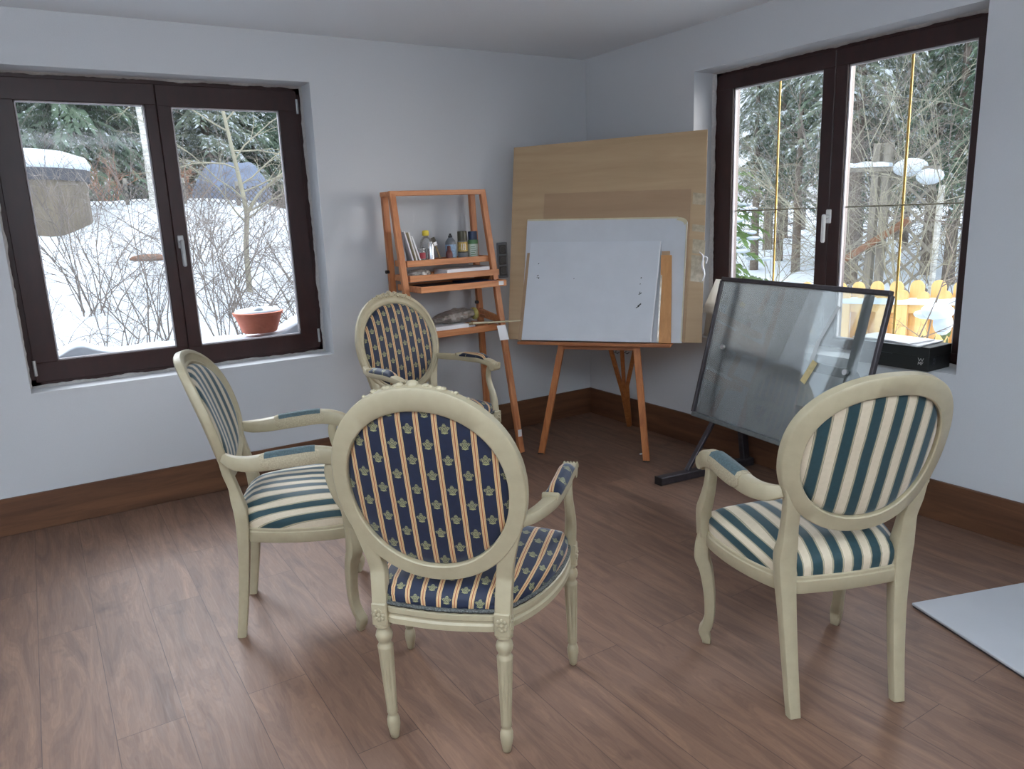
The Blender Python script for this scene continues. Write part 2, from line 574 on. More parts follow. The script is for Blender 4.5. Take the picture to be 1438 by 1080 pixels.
    def lathe(s, prof, c=(0, 0, 0), k=24, flute=0, fr=(0, 0), depth=0.0, mi=0, axis=None):
        """prof list of (r,z); fluted between heights fr"""
        R = []
        c = Vector(c)
        for r, z in prof:
            ring = []
            for j in range(k):
                a = 2 * PI * j / k
                q = r
                if flute and fr[0] < z < fr[1]:
                    q = r - depth * (0.5 - 0.5 * math.cos(a * flute))
                ring.append(c + Vector((q * math.cos(a), q * math.sin(a), z)))
            R.append(ring)
        return s.rings(R, True, True, False, mi)

    def ball(s, c, rx, ry, rz, k=10, n=7, mi=0):
        R = []
        for i in range(n + 1):
            th = PI * i / n
            q = max(math.sin(th), 0.02)
            R.append([(c[0] + rx * q * math.cos(2 * PI * j / k), c[1] + ry * q * math.sin(2 * PI * j / k), c[2] - rz * math.cos(th)) for j in range(k)])
        return s.rings(R, True, True, False, mi)

    def build(s, name, mats, parent=None, smooth=35, **props):
        me = bpy.data.meshes.new(name)
        me.from_pydata([tuple(q) for q in s.v], [], s.f)
        for m in (mats if isinstance(mats, (list, tuple)) else [mats]):
            me.materials.append(MT[m] if isinstance(m, str) else m)
        me.polygons.foreach_set('material_index', s.m)
        uvl = me.uv_layers.new(name='UVMap')
        li = np.zeros(len(me.loops), dtype=np.int32)
        me.loops.foreach_get('vertex_index', li)
        uvl.data.foreach_set('uv', np.array(s.uv, dtype=np.float32)[li].ravel())
        me.validate()
        if smooth:
            me.polygons.foreach_set('use_smooth', [True] * len(me.polygons))
            me.set_sharp_from_angle(angle=math.radians(smooth))
        me.update()
        o = bpy.data.objects.new(name, me)
        COL.objects.link(o)
        if parent:
            o.parent = parent
        for k, v in props.items():
            o[k] = v
        return o


def thing(name, label, cat, loc=(0, 0, 0), rz=0.0, group=None):
    o = bpy.data.objects.new(name, None)
    o.empty_display_size = 0.1
    COL.objects.link(o)
    o.location = loc
    o.rotation_euler = (0, 0, rz)
    return tag(o, label, cat, group)


def tag(o, label, cat, group=None):
    o['label'] = label
    o['category'] = cat
    if group:
        o['group'] = group
    return o


def struct(o):
    o['kind'] = 'structure'
    return o


def place(o, loc, rz=0.0):
    o.location = loc
    o.rotation_euler = (0, 0, rz)
    return o


def dup(root, loc, rz, label=None):
    r = root.copy()
    COL.objects.link(r)
    r.location = loc
    r.rotation_euler = (0, 0, rz)
    if label:
        r['label'] = label
    for ch in list(root.children):
        c = ch.copy()
        COL.objects.link(c)
        c.parent = r
        for g in list(ch.children):
            d = g.copy()
            COL.objects.link(d)
            d.parent = c
    return r


def catmull(pts, n, closed=False):
    P = [Vector(q) for q in pts]
    m = len(P)
    out = []
    segs = m if closed else m - 1
    for i in range(segs):
        p1, p2 = P[i], P[(i + 1) % m]
        p0 = P[i - 1] if (closed or i > 0) else p1 * 2 - p2
        p3 = P[(i + 2) % m] if (closed or i + 2 < m) else p2 * 2 - p1
        for j in range(n):
            t = j / n
            out.append(0.5 * ((2 * p1) + (p2 - p0) * t + (2 * p0 - 5 * p1 + 4 * p2 - p3) * t * t + (3 * p1 - p0 - 3 * p2 + p3) * t ** 3))
    if not closed:
        out.append(P[-1])
    return out


def rr_prof(w, d, ch=0.25):
    """rounded rectangle profile, full sizes w,d"""
    w, d = w / 2, d / 2
    c = min(w, d) * ch
    k = c * 0.3
    return [(-w + c, -d), (w - c, -d), (w - k, -d + k), (w, -d + c), (w, d - c), (w - k, d - k), (w - c, d), (-w + c, d), (-w + k, d - k), (-w, d - c), (-w, -d + c), (-w + k, -d + k)]


# ------------------------------------------------------------------ the room
H = 2.5
T = 0.36
W1 = (-3.519, -1.954, 0.70, 2.25)      # window opening in the left wall (x0,x1,z0,z1)
W2 = (-2.649, -1.027, 0.70, 2.25)      # window opening in the right wall (y0,y1,z0,z1)
XB, YB = -5.2, -6.7                    # far ends of the room behind the camera


def wall_with_hole(name, a0, a1, hole, conv, mat='wall'):
    """slab a0..a1 x 0..H with a rectangular hole; conv(a, depth, z) -> point; depth 0 = inner face, T = outer"""
    h0, h1, z0, z1 = hole
    m = MB()
    A = [a0, h0, h1, a1]
    Z = [0.0, z0, z1, H]
    R = 0.012

    def quad(p, q):
        return p, q
    for d in (0.0, T):
        vs = [conv(a, d, z) for a in A for z in Z]
        fs = []
        for i in range(3):
            for j in range(3):
                if i == 1 and j == 1:
                    continue
                fs.append((i * 4 + j, (i + 1) * 4 + j, (i + 1) * 4 + j + 1, i * 4 + j + 1))
        m.add(vs, fs)
    ring = [(h0, z0), (h1, z0), (h1, z1), (h0, z1)]
    vs = [conv(a, d, z) for d in (0.0, T) for a, z in ring]
    m.add(vs, [(i, (i + 1) % 4, 4 + (i + 1) % 4, 4 + i) for i in range(4)])
    ring = [(a0, 0), (a1, 0), (a1, H), (a0, H)]
    vs = [conv(a, d, z) for d in (0.0, T) for a, z in ring]
    m.add(vs, [(i, (i + 1) % 4, 4 + (i + 1) % 4, 4 + i) for i in range(4)])
    o = struct(m.build(name, mat, smooth=0))
    return o


wall_with_hole('wall_left', XB - T, 0.0, W1, lambda a, d, z: (a, d, z))
wall_with_hole('wall_right', YB - T, T, W2, lambda a, d, z: (d, a, z))
wall_with_hole('wall_back', XB - T, 0.0, (-5.0, -3.7, 0.7, 2.2), lambda a, d, z: (a, YB - d, z))
wall_with_hole('wall_side', YB, 0.0, (-4.5, -2.7, 0.7, 2.2), lambda a, d, z: (XB - d, a, z))
m = MB(); m.box(XB - T, T, YB - T, T, -0.12, 0.0, 0.0); struct(m.build('floor', 'floor', smooth=0))
m = MB(); m.box(XB - T, T, YB - T, T, H, H + 0.15, 0.0); struct(m.build('ceiling', 'ceiling', smooth=0))
m = MB(); m.box(XB, -0.017, -0.017, -0.0005, 0.0, 0.192, 0.003); struct(m.build('baseboard_left', 'base'))
m = MB(); m.box(-0.017, -0.0005, YB, -0.0005, 0.0, 0.192, 0.003); struct(m.build('baseboard_right', 'base_y'))


def ragged_plaster(conv, a0, a1, z0, z1, seed, name):
    """crumbly line of plaster where the reveal meets the window frame"""
    rnd = random.Random(seed)
    m = MB()
    for (p0, p1, nx, nz) in (((a0, z0), (a1, z0), 0, 1), ((a1, z0), (a1, z1), -1, 0), ((a1, z1), (a0, z1), 0, -1), ((a0, z1), (a0, z0), 1, 0)):
        L = math.hypot(p1[0] - p0[0], p1[1] - p0[1])
        n = int(L / 0.02)
        R = []
        for i in range(n + 1):
            t = i / n
            a, z = p0[0] + (p1[0] - p0[0]) * t, p0[1] + (p1[1] - p0[1]) * t
            w = 0.004 + 0.011 * max(0, noise.noise(Vector((a * 9 + seed, z * 9, 1)))) + rnd.random() * 0.004
            R.append([conv(a, 0.150, z), conv(a + nx * w, 0.1715, z + nz * w), conv(a + nx * w, 0.178, z + nz * w), conv(a, 0.178, z)])
        m.rings(R)
    o = m.build(name, 'plaster', smooth=60)
    return struct(o)


def window(name, conv, a0, a1, z0, z1, mull, panes, bars, handle_a, handle_z, hmat, hinges):
    """a two-sash window; conv(a, depth, z). panes: two (a0,a1,z0,z1) glass rectangles"""
    root = thing(name, 'x', 'x')
    for k in ('label', 'category'):
        del root[k]
    root['kind'] = 'structure'

    def bx(m, p, d0, d1, ch=0.003, mi=0):
        q0, q1 = conv(p[0], d0, p[2]), conv(p[1], d1, p[3])
        m.box(min(q0[0], q1[0]), max(q0[0], q1[0]), min(q0[1], q1[1]), max(q0[1], q1[1]), p[2], p[3], ch, mi)
    D0, D1 = 0.172, 0.235
    m = MB()                                                   # fixed frame: hidden mostly behind the sashes
    w = 0.035
    g_ = 0.020
    bx(m, (a0 - g_, a1 + g_, z0 - g_, z0 + w), D0 + 0.008, D1 + 0.02)
    bx(m, (a0 - g_, a1 + g_, z1 - w, z1 + g_), D0 + 0.008, D1 + 0.02)
    bx(m, (a0 - g_, a0 + w, z0 - g_, z1 + g_), D0 + 0.008, D1 + 0.02)
    bx(m, (a1 - w, a1 + g_, z0 - g_, z1 + g_), D0 + 0.008, D1 + 0.02)
    m.build('outer_frame', 'mahogany', root)
    lim = [(a0 + 0.014, mull - 0.001), (mull + 0.001, a1 - 0.014)]
    for (p0, p1, q0, q1), (l0, l1) in zip(panes, lim):
        s = MB()
        zb, zt = z0 + 0.016, z1 - 0.014
        bx(s, (l0, l1, zb, q0), D0, D1)
        bx(s, (l0, l1, q1, zt), D0, D1)
        bx(s, (l0, p0, q0 - 0.003, q1 + 0.003), D0, D1)
        bx(s, (p1, l1, q0 - 0.003, q1 + 0.003), D0, D1)
        so = s.build('sash', 'mahogany', root)
        g = MB()
        t = 0.008
        e0, e1 = D0 + 0.012, D0 + 0.030
        bx(g, (p0, p1, q0, q0 + t), e0, e1, 0.001)
        bx(g, (p0, p1, q1 - t, q1), e0, e1, 0.001)
        bx(g, (p0, p0 + t, q0, q1), e0, e1, 0.001)
        bx(g, (p1 - t, p1, q0, q1), e0, e1, 0.001)
        g.build('glazing_seal', 'gasket', so)
        g = MB()
        bx(g, (p0 + 0.002, p1 - 0.002, q0 + 0.002, q1 - 0.002), D0 + 0.026, D0 + 0.032, 0.0005)
        g.build('pane', 'pane', so)
        if bars:
            va, hz = bars
            c = (p0 + p1) / 2 + va
            b = MB()
            bx(b, (c - 0.006, c + 0.006, q0, q1), D0 + 0.036, D0 + 0.044, 0.002)
            b.build('vertical_glazing_bar', 'brass', so)
            b = MB()
            bx(b, (p0, p1, hz - 0.004, hz + 0.004), D0 + 0.036, D0 + 0.043, 0.002)
            b.build('horizontal_glazing_bar', 'olivewire', so)
    h = MB()
    bx(h, (handle_a - 0.016, handle_a + 0.016, handle_z - 0.036, handle_z + 0.036), D0 - 0.010, D0, 0.004)
    c0 = conv(handle_a, D0 - 0.008, handle_z)
    c1 = conv(handle_a, D0 - 0.042, handle_z)
    h.tube([c0, c1], 0.010, 12)
    bx(h, (handle_a - 0.011, handle_a + 0.011, handle_z - 0.135, handle_z + 0.012), D0 - 0.054, D0 - 0.036, 0.006)
    h.build('window_handle', hmat, root)
    for (ha, hz) in hinges:
        h = MB()
        q = conv(ha, D0 - 0.008, hz)
        h.tube([(q[0], q[1], hz - 0.04), (q[0], q[1], hz + 0.04)], 0.008, 10)
        h.build('hinge', hmat, root)
    return root


CV1 = lambda a, d, z: (a, d, z)
CV2 = lambda a, d, z: (d, a, z)
window('window_1', CV1, -3.505, -1.968, 0.706, 2.240, -2.738,
       [(-3.380, -2.796, 0.826, 2.120), (-2.668, -2.090, 0.818, 2.115)], None, -2.707, 1.405, 'nickel',
       [(-3.487, 0.80), (-3.487, 2.14), (-1.985, 0.80), (-1.985, 2.14)])
window('window_2', CV2, -2.640, -1.040, 0.706, 2.244, -1.838,
       [(-2.530, -1.908, 0.762, 2.146), (-1.765, -1.168, 0.762, 2.146)], (0.0, 1.45), -1.843, 1.405, 'whitelacquer', [])
ragged_plaster(CV1, W1[0], W1[1], W1[2], W1[3], 3, 'trim_1')
ragged_plaster(CV2, W2[0], W2[1], W2[2], W2[3], 8, 'trim_2')


# ------------------------------------------------------------------ armchairs
def make_chair(kind, label):
    motif = kind == 'motif'
    root = thing('armchair', label, 'chair', group='oval-backed armchairs')
    fab = 'motif' if motif else 'stripe'
    if motif:
        yc, zc, a, b, tilt, cv, wr_ = -0.066, 0.795, 0.2175, 0.2405, 0.205, 0.25, 0.0455
        sup = 2.1
    else:
        yc, zc, a, b, tilt, cv, wr_ = -0.070, 0.803, 0.200, 0.198, 0.275, 0.85, 0.048
        sup = 2.25
    st, ct = math.sin(tilt), math.cos(tilt)

    def P(x, h, n):
        return Vector((x, yc - h * st + cv * x * x * ct + n * ct, zc + h * ct + cv * x * x * st + n * st))

    def ell(th, o=0.0):
        s_, c_ = math.sin(th), math.cos(th)
        ex = 2 / sup
        x = a * math.copysign(abs(s_) ** ex, s_)
        h = b * math.copysign(abs(c_) ** ex, c_)
        nx = math.copysign(abs(x / a) ** (sup - 1), x) / a
        nh = math.copysign(abs(h / b) ** (sup - 1), h) / b
        L = math.hypot(nx, nh)
        return x + nx / L * o, h + nh / L * o
    N = 72
    w = wr_
    xt = 0.017 if motif else 0.010

    def ext(th):
        return xt * max(0.0, math.cos(th)) ** 1.5
    prof = [(0, 0.003), (0.003, 0), (w - 0.004, 0), (w, 0.004), (w, 0.026), (w - 0.004, 0.031), (w - 0.014, 0.034), (w - 0.020, 0.029), (0.014, 0.027), (0.009, 0.031), (0.003, 0.029), (0, 0.024)]
    m = MB()
    m.rings([[P(*ell(2 * PI * i / N, o - ext(2 * PI * i / N) * (1 - o / w)), n) for o, n in prof] for i in range(N)], True, False, True)
    # stiles from seat rail to ring
    if motif:
        sp = [(.176, -.001, .42), (.179, .008, .49), (.184, .008, .55), (.200, -.004, .61), (.226, -.016, .68), (.247, -.022, .75)]
        sw = [.046, .045, .047, .050, .040, .014]
        sd = [.040, .034, .032, .030, .030, .024]
    else:
        sp = [(.170, .000, .0), (.173, .022, .14), (.178, .042, .30), (.184, .052, .42), (.187, .052, .49), (.186, .044, .535), (.190, .026, .60), (.204, .004, .67), (.224, -.012, .74), (.236, -.018, .79)]
        sw = [.036, .040, .046, .054, .058, .050, .046, .048, .034, .012]
        sd = [.032, .034, .038, .044, .044, .040, .034, .032, .030, .024]
    keep = 2 if motif else 6
    sp, sw, sd = sp[:keep], sw[:keep], sd[:keep]
    for x_, z_, w_ in (((.182, .53, .046), (.189, .58, .047)) if motif else ((.187, .585, .046), (.192, .64, .045))):
        q = P(x_, (z_ - zc) / ct, .017)
        sp.append((q.x, q.y, z_))
        sw.append(w_)
        sd.append(.030)
    for th_, w_, d_ in ((math.radians(122), .040, .026), (math.radians(110), .028, .024), (math.radians(97), .012, .020)):
        q = P(*ell(th_, w * .66), .0170)
        sp.append((q.x, q.y, q.z))
        sw.append(w_)
        sd.append(d_)
    legs = []
    for sx in (-1, 1):
        pth = catmull([(x * sx, y, z) for x, y, z in sp], 5)
        q = np.linspace(0, len(sp) - 1, len(pth))
        ww = np.interp(q, range(len(sp)), sw)
        dd = np.interp(q, range(len(sp)), sd)
        pf = lambda i, t, ww=ww, dd=dd: rr_prof(ww[i], dd[i], 0.35)
        if motif:
            m.sweep(pth, pf, (1, 0, 0))
        else:
            k = 18
            lg = MB()
            lg.sweep(pth[:k + 1], pf, (1, 0, 0))
            legs.append(lg)
            off = k
            m.sweep(pth[k:], lambda i, t, ww=ww, dd=dd, off=off: rr_prof(ww[i + off], dd[i + off], 0.35), (1, 0, 0))
    bf = m.build('back_frame', 'cream', root, 40)
    if motif:                                                     # carved ribbon crest
        c = MB()
        rnd = random.Random(5)
        for i in range(-13, 14):
            th = i * 0.040
            o = w - 0.004 + 0.004 * math.cos(i * 1.9)
            q = P(*ell(th, o), 0.024)
            rad = 0.0085 * (1 - abs(i) / 26) + 0.002 * rnd.random()
            if i == 0:
                rad = 0.014
            c.ball(q, rad * 1.25, rad, rad * 0.9, 8, 6)
            q = P(*ell(th, o - 0.012), 0.031)
            c.ball(q, rad * 0.9, rad * 0.7, rad * 0.7, 8, 5)
        c.build('carved_crest', 'cream', bf, 60)
    # back upholstery: domed front, flat back
    m = MB()
    RR = [1.0, .985, .95, .88, .75, .58, .38, .18, .001]
    bul = [0.024, 0.032, 0.040, 0.047, 0.053, 0.057, 0.060, 0.061, 0.061]
    fr, uvf = [], []
    M_ = 64
    for r_, n_ in zip(RR, bul):
        e_ = [ell(2 * PI * i / M_, 0.003 - ext(2 * PI * i / M_)) for i in range(M_)]
        fr.append([P(x * r_, h * r_, n_) for x, h in e_])
        uvf += [(x * r_, h * r_) for x, h in e_]
    m.rings(fr, True, True, False, 0, uvf)
    bk, uvb = [], []
    for r_, n_ in zip([1.0, .97, .9, .7, .4, .001], [0.018, 0.012, 0.009, 0.007, 0.006, 0.006]):
        e_ = [ell(2 * PI * i / M_, 0.003 - ext(2 * PI * i / M_)) for i in range(M_)]
        bk.append([P(x * r_, h * r_, n_) for x, h in e_][::-1])
        uvb += [(x * r_, h * r_) for x, h in e_][::-1]
    m.rings(bk, True, True, False, 0, uvb)
    m.build('back_upholstery', fab, root, 60)
    if motif:
        g = MB()
        for n_ in (0.027,):
            g.tube([P(*ell(2 * PI * i / 90, -0.003 - ext(2 * PI * i / 90)), n_ + 0.002 * (i % 2)) for i in range(90)], 0.005, 6, True)
        g.build('back_braid', 'gimp', root, 60)
    # seat rail
    if motif:
        half = [(0, -.028), (.09, -.022), (.165, -.006), (.222, .060), (.270, .165), (.295, .29), (.293, .41), (.262, .462), (.15, .484), (0, .492)]
        zb, zt = 0.375, 0.430
    else:
        half = [(0, .022), (.09, .026), (.172, .042), (.222, .125), (.256, .24), (.268, .36), (.258, .425), (.225, .447), (.12, .462), (0, .468)]
        zb, zt = 0.374, 0.426
    full = [Vector((x, y, 0)) for x, y in half] + [Vector((-x, y, 0)) for x, y in half[-2:0:-1]]
    OL = catmull(full, 6, True)
    nO = len(OL)
    NR = []
    for i in range(nO):
        t = (OL[(i + 1) % nO] - OL[i - 1]).normalized()
        NR.append(Vector((t.y, -t.x, 0)))
    if sum(NR[i].dot(OL[i] - Vector((0, .23, 0))) for i in range(nO)) < 0:
        NR = [-q for q in NR]
    if motif:
        rp = [(-.004, zb), (.002, zb + .004), (.002, zb + .020), (-.003, zb + .026), (-.003, zb + .032), (.001, zb + .036), (.001, zb + .050), (-.004, zt - .002), (-.010, zt), (-.034, zt), (-.034, zb)]
    else:
        rp = [(-.002, zb), (0, zb + .003), (0, zt - .014), (-.004, zt - .011), (-.004, zt - .003), (-.008, zt), (-.034, zt), (-.034, zb)]
    m = MB()
    m.rings([[OL[i] + NR[i] * o + Vector((0, 0, z)) for o, z in rp] for i in range(nO)], True, False, True)
    if motif:
        for sx in (-1, 1):
            for (bx_, by_, ang) in ((.176, -.002, 0), (.286, .446, 0)):
                hb = 0.0225
                m.box(sx * bx_ - hb, sx * bx_ + hb, by_ - hb, by_ + hb, .370, .438, .003)
                for k in range(8):                                # rosette
                    aa = k * PI / 4
                    yy = by_ - hb if by_ < .2 else by_ + hb
                    m.ball((sx * bx_ + .013 * math.cos(aa), yy, .404 + .015 * math.sin(aa)), .006, .004, .006, 7, 5)
                m.ball((sx * bx_, by_ - hb if by_ < .2 else by_ + hb, .404), .006, .006, .006, 7, 5)
                yy = by_
                for k in range(8):
                    aa = k * PI / 4
                    m.ball((sx * (bx_ + hb), yy + .013 * math.cos(aa), .404 + .015 * math.sin(aa)), .004, .006, .006, 7, 5)
    m.build('seat_rail', 'cream', root, 35)
    # seat cushion
    m = MB()
    cx = Vector((0, .22, 0))
    kd = 1.12 if motif else 1.38
    rows = [(1.0, -.010, zt - .004), (1.0, -.006, zt + .014 * kd), (1.0, -.008, zt + .030 * kd), (1.0, -.018, zt + .043 * kd), (.90, -.018, zt + .055 * kd), (.75, -.012, zt + .066 * kd), (.55, 0, zt + .073 * kd), (.3, 0, zt + .077 * kd), (.002, 0, zt + .078 * kd)]
    R, uv = [], []
    for (k, o, z) in rows:
        ring = []
        for i in range(nO):
            q = cx + (OL[i] + NR[i] * o - cx) * k + Vector((0, 0, z))
            ring.append(q)
            ex = (zt + .055 * kd - z) if k == 1.0 else 0
            uv.append((q.x + NR[i].x * max(0, ex), q.y + NR[i].y * max(0, ex)))
        R.append(ring)
    m.rings(R, True, True, False, 0, uv)
    m.build('seat_cushion', fab, root, 60)
    if motif:
        g = MB()
        g.tube([OL[i] + NR[i] * (-.004) + Vector((0, 0, zt + .006 + .0015 * (i % 2))) for i in range(nO)], 0.0065, 6, True)
        g.build('seat_braid', 'gimp', root, 60)
    # legs
    if motif:
        pr = [(q[0], q[1] * .93) for q in [(.008, 0), (.012, .004), (.015, .024), (.0185, .048), (.0185, .066), (.0155, .078), (.0135, .082), (.0135, .088), (.016, .092), (.0155, .110), (.0222, .318), (.0228, .322), (.018, .330), (.0175, .337), (.022, .346), (.0245, .358), (.022, .370), (.018, .377), (.018, .384), (.024, .390), (.024, .40)]]
        dense = []
        for (r1, z1), (r2, z2) in zip(pr[:-1], pr[1:]):
            k = 6 if z2 - z1 > .1 else 1
            for j in range(k):
                dense.append((r1 + (r2 - r1) * j / k, z1 + (z2 - z1) * j / k))
        dense.append(pr[-1])
        for sx in (-1, 1):
            for (lx, ly, tx, ty) in ((.168, 0, .176, -.002), (.288, .450, .286, .446)):
                m = MB()
                R = []
                for r_, z in dense:
                    f_ = z / .375
                    c = Vector((sx * (lx + (tx - lx) * f_), ly + (ty - ly) * f_, z))
                    ring = []
                    for j in range(40):
                        aa = 2 * PI * j / 40
                        q = r_
                        if .107 < z < .293:
                            q -= .0035 * max(0, math.cos(aa * 8)) ** 0.7 if math.cos(aa * 8) > 0 else 0
                        ring.append(c + Vector((q * math.cos(aa), q * math.sin(aa), 0)))
                    R.append(ring)
                m.rings(R)
                m.build('leg', 'cream', root, 45)
    else:
        for lg in legs:
            lg.build('leg', 'cream', root, 40)
        lp = [(.246, .432, 0), (.246, .430, .012), (.252, .436, .045), (.246, .424, .075), (.243, .414, .12), (.247, .412, .20), (.256, .420, .28), (.266, .432, .325), (.264, .432, .38), (.258, .424, .424)]
        lw = [.026, .030, .038, .036, .034, .037, .043, .050, .048, .042]
        for sx in (-1, 1):
            m = MB()
            pth = catmull([(x * sx, y, z) for x, y, z in lp], 5)
            ww = np.interp(np.linspace(0, len(lp) - 1, len(pth)), range(len(lp)), lw)
            m.sweep(pth, lambda i, t, ww=ww: rr_prof(ww[i], ww[i], 0.4), Vector((1, sx * 0.6, 0)))
            m.build('leg', 'cream', root, 40)
    # arms
    for sx in (-1, 1):
        if motif:
            ap = [(.236, -.012, .700), (.262, .045, .698), (.287, .130, .700), (.296, .230, .702), (.298, .330, .705), (.296, .410, .697), (.292, .452, .682)]
            aw = [.022, .032, .042, .046, .046, .044, .042]
            ad = [.030, .036, .034, .034, .034, .038, .044]
        else:
            ap = [(.216, .022, .700), (.242, .060, .686), (.262, .120, .682), (.270, .220, .690), (.270, .330, .695), (.268, .400, .680), (.262, .440, .655)]
            aw = [.024, .034, .042, .046, .046, .044, .042]
            ad = [.034, .048, .054, .060, .060, .058, .052]
        m = MB()
        pth = catmull([(x * sx, y, z) for x, y, z in ap], 6)
        ll = np.linspace(0, len(ap) - 1, len(pth))
        ww, dd = np.interp(ll, range(len(ap)), aw), np.interp(ll, range(len(ap)), ad)
        m.sweep(pth, lambda i, t, ww=ww, dd=dd: rr_prof(ww[i], dd[i], 0.5), (1, 0, 0))
        e_ = pth[-1]
        m.tube([(e_.x - .022, e_.y - .004, e_.z + .002), (e_.x + .022, e_.y - .004, e_.z + .002)], .023, 16)
        if motif:
            for k in range(5):
                m.ball((e_.x - .02 + k * .01, e_.y + .016, e_.z + .012), .0055, .007, .013, 7, 5)
            m.obox((sx * .288, .136, .716), (1, 0, 0), (0, 1, 0), (0, 0, 1), .024, .008, .010, .003)
        # support
        if motif:
            s_ = [(.293, .408, .685), (.294, .392, .650), (.296, .386, .610), (.297, .402, .560), (.294, .428, .510), (.287, .445, .430)]
            sw_ = [.030, .028, .030, .034, .038, .042]
        else:
            s_ = [(.266, .385, .675), (.268, .372, .640), (.270, .378, .590), (.271, .398, .535), (.269, .420, .490), (.262, .428, .405)]
            sw_ = [.034, .034, .036, .042, .046, .046]
        p2 = catmull([(x * sx, y, z) for x, y, z in s_], 5)
        w2 = np.interp(np.linspace(0, len(s_) - 1, len(p2)), range(len(s_)), sw_)
        if motif:
            def fl(i, t, w2=w2):
                q = []
                for j in range(24):
                    aa = 2 * PI * j / 24
                    r_ = w2[i] / 2 * (1 - 0.10 * (0.5 + 0.5 * math.cos(aa * 8)))
                    q.append((r_ * math.cos(aa), r_ * math.sin(aa)))
                return q
            m.sweep(p2, fl, (1, 0, 0))
        else:
            m.sweep(p2, lambda i, t, w2=w2: rr_prof(w2[i] * .9, w2[i], 0.35), (1, 0, 0))
        ar = m.build('arm', 'cream', root, 40)
        pd = MB()
        y0, y1 = (.150, .375) if motif else (.135, .345)
        q_ = [p for p in pth if y0 <= p.y <= y1]
        nq = len(q_)

        def pf(i, t, motif=motif):
            s1 = math.sqrt(max(0.0, 1 - abs(2 * t - 1) ** 3.2)) * .9 + .1
            wd = .021
            hgt = .019 * s1
            if motif:
                return [(-wd, -.006), (wd, -.006), (wd + .002, .004), (wd - .002, hgt * .8), (wd * .55, hgt + .003), (0, hgt + .006), (-wd * .55, hgt + .003), (-wd + .002, hgt * .8), (-wd - .002, .004)]
            lo = -.024 * s1
            return [(-wd - .004, lo), (-wd - .0025, lo - .003), (wd + .0025, lo - .003), (wd + .004, lo), (wd + .004, .018), (wd - .003, .027 + .003 * s1), (0, .029 + .005 * s1), (-wd + .003, .027 + .003 * s1), (-wd - .004, .018)]
        sg = 1
        R = []
        for i, q in enumerate(q_):
            t_ = (q_[min(i + 1, nq - 1)] - q_[max(i - 1, 0)]).normalized()
            ax = Vector((1, 0, 0))
            ax = (ax - t_ * ax.dot(t_)).normalized()
            ay = ax.cross(t_)
            up = .014 if motif else 0.0
            R.append([q + ax * a_ + ay * (b_ + up) for a_, b_ in pf(i, i / (nq - 1))])
        uv = [(q.x if motif else q.x + .02, q.y) for r_ in R for q in r_]
        pd.rings(R, True, True, False, 0, uv)
        if motif:
            pd.build('arm_pad', fab, ar, 50)
        else:
            pd.build('arm_pad', 'armcream', ar, 50)
            tp = MB()
            R2 = [[r_[k] + Vector((0, 0, .0012)) for k in (4, 5, 6, 7, 8)] for r_ in R[1:-1]]
            tp.rings(R2, False, False)
            tp.build('pad_cloth', 'armtape', ar, 50)
    return root


def chair_rz(f):                    # forward direction -> rotation about z (local +y is forward)
    return math.atan2(f[1], f[0]) - PI / 2


GA = make_chair('motif', 'cream armchair with navy gold-striped crest fabric, in front, its oval back turned to the viewer')
place(GA, (-2.614, -2.674, 0), math.radians(44.5) - PI / 2)
dup(GA, (-1.747, -0.549, 0), math.radians(-81.4) - PI / 2, 'cream armchair with navy gold-striped fabric, facing into the room before the wooden shelf rack')
GB = make_chair('stripe', 'cream armchair with teal and cream stripes, its back before the glass table')
place(GB, (-1.569, -3.218, 0), math.radians(68.0) - PI / 2)
dup(GB, (-2.911, -1.547, 0), math.radians(-20.3) - PI / 2, 'cream armchair with teal and cream stripes, seen side-on below the left window')

#SECTION2
# ------------------------------------------------------------------ wooden shelf rack against the left wall
def sub(m, o):
    m.v = [(q[0] - o[0], q[1] - o[1], q[2] - o[2]) for q in m.v]
    m.uv = [(q[0], q[1]) for q in m.v]
    return m


RK = (-1.27, -0.22, 0.0)
rack = thing('shelf_rack', 'orange wooden open rack of trays against the wall, holding bottles and spray cans', 'shelf', RK)


def rk(name, m, mat, parent=None):
    return sub(m, RK).build(name, mat, parent or rack)


RL = ((-1.545, -.055, 0), (-1.582, -.065, 1.635))
RRr = ((-.930, -.055, 0), (-.985, -.065, 1.635))
FL = ((-1.590, -.510, 0), (-1.594, -.200, 1.640))
FRr = ((-.962, -.510, 0), (-.985, -.200, 1.640))
for a_, b_ in (RL, RRr, FL, FRr):
    m = MB()
    m.beam(a_, b_, .038, .030, (1, 0, 0), .003)
    rk('leg', m, 'pine')


def on(leg, z):
    a_, b_ = Vector(leg[0]), Vector(leg[1])
    return a_ + (b_ - a_) * (z / b_.z)


m = MB()
m.beam((-1.61, -.200, 1.627), (-.968, -.200, 1.627), .030, .036, (0, 0, 1), .003)
rk('top_rail', m, 'pine_x')
for x_ in (-1.588, -.985):
    m = MB()
    m.beam((x_, -.182, 1.627), (x_, -.05, 1.627), .026, .030, (0, 0, 1), .002)
    rk('top_side_rail', m, 'pine_x')


def tray(z, x0, x1, yf, yb, hr, name, lip=.036):
    m = MB()
    m.box(x0 + .012, x1 - .012, yf + .012, yb, z, z + .008, .001)
    t = rk(name, m, 'pine_x')
    for q in ((x0, x1, yf, yf + .014), (x0, x1, yb - .012, yb)):
        m = MB()
        m.box(q[0], q[1], q[2], q[3], z - .003, z + hr, .002)
        rk('tray_rail', m, 'pine_x', t)
    for x_ in (x0, x1 - .014):
        m = MB()
        m.box(x_, x_ + .014, yf + .014, yb - .012, z - .003, z + hr, .002)
        rk('tray_side', m, 'pine_x', t)
    return t


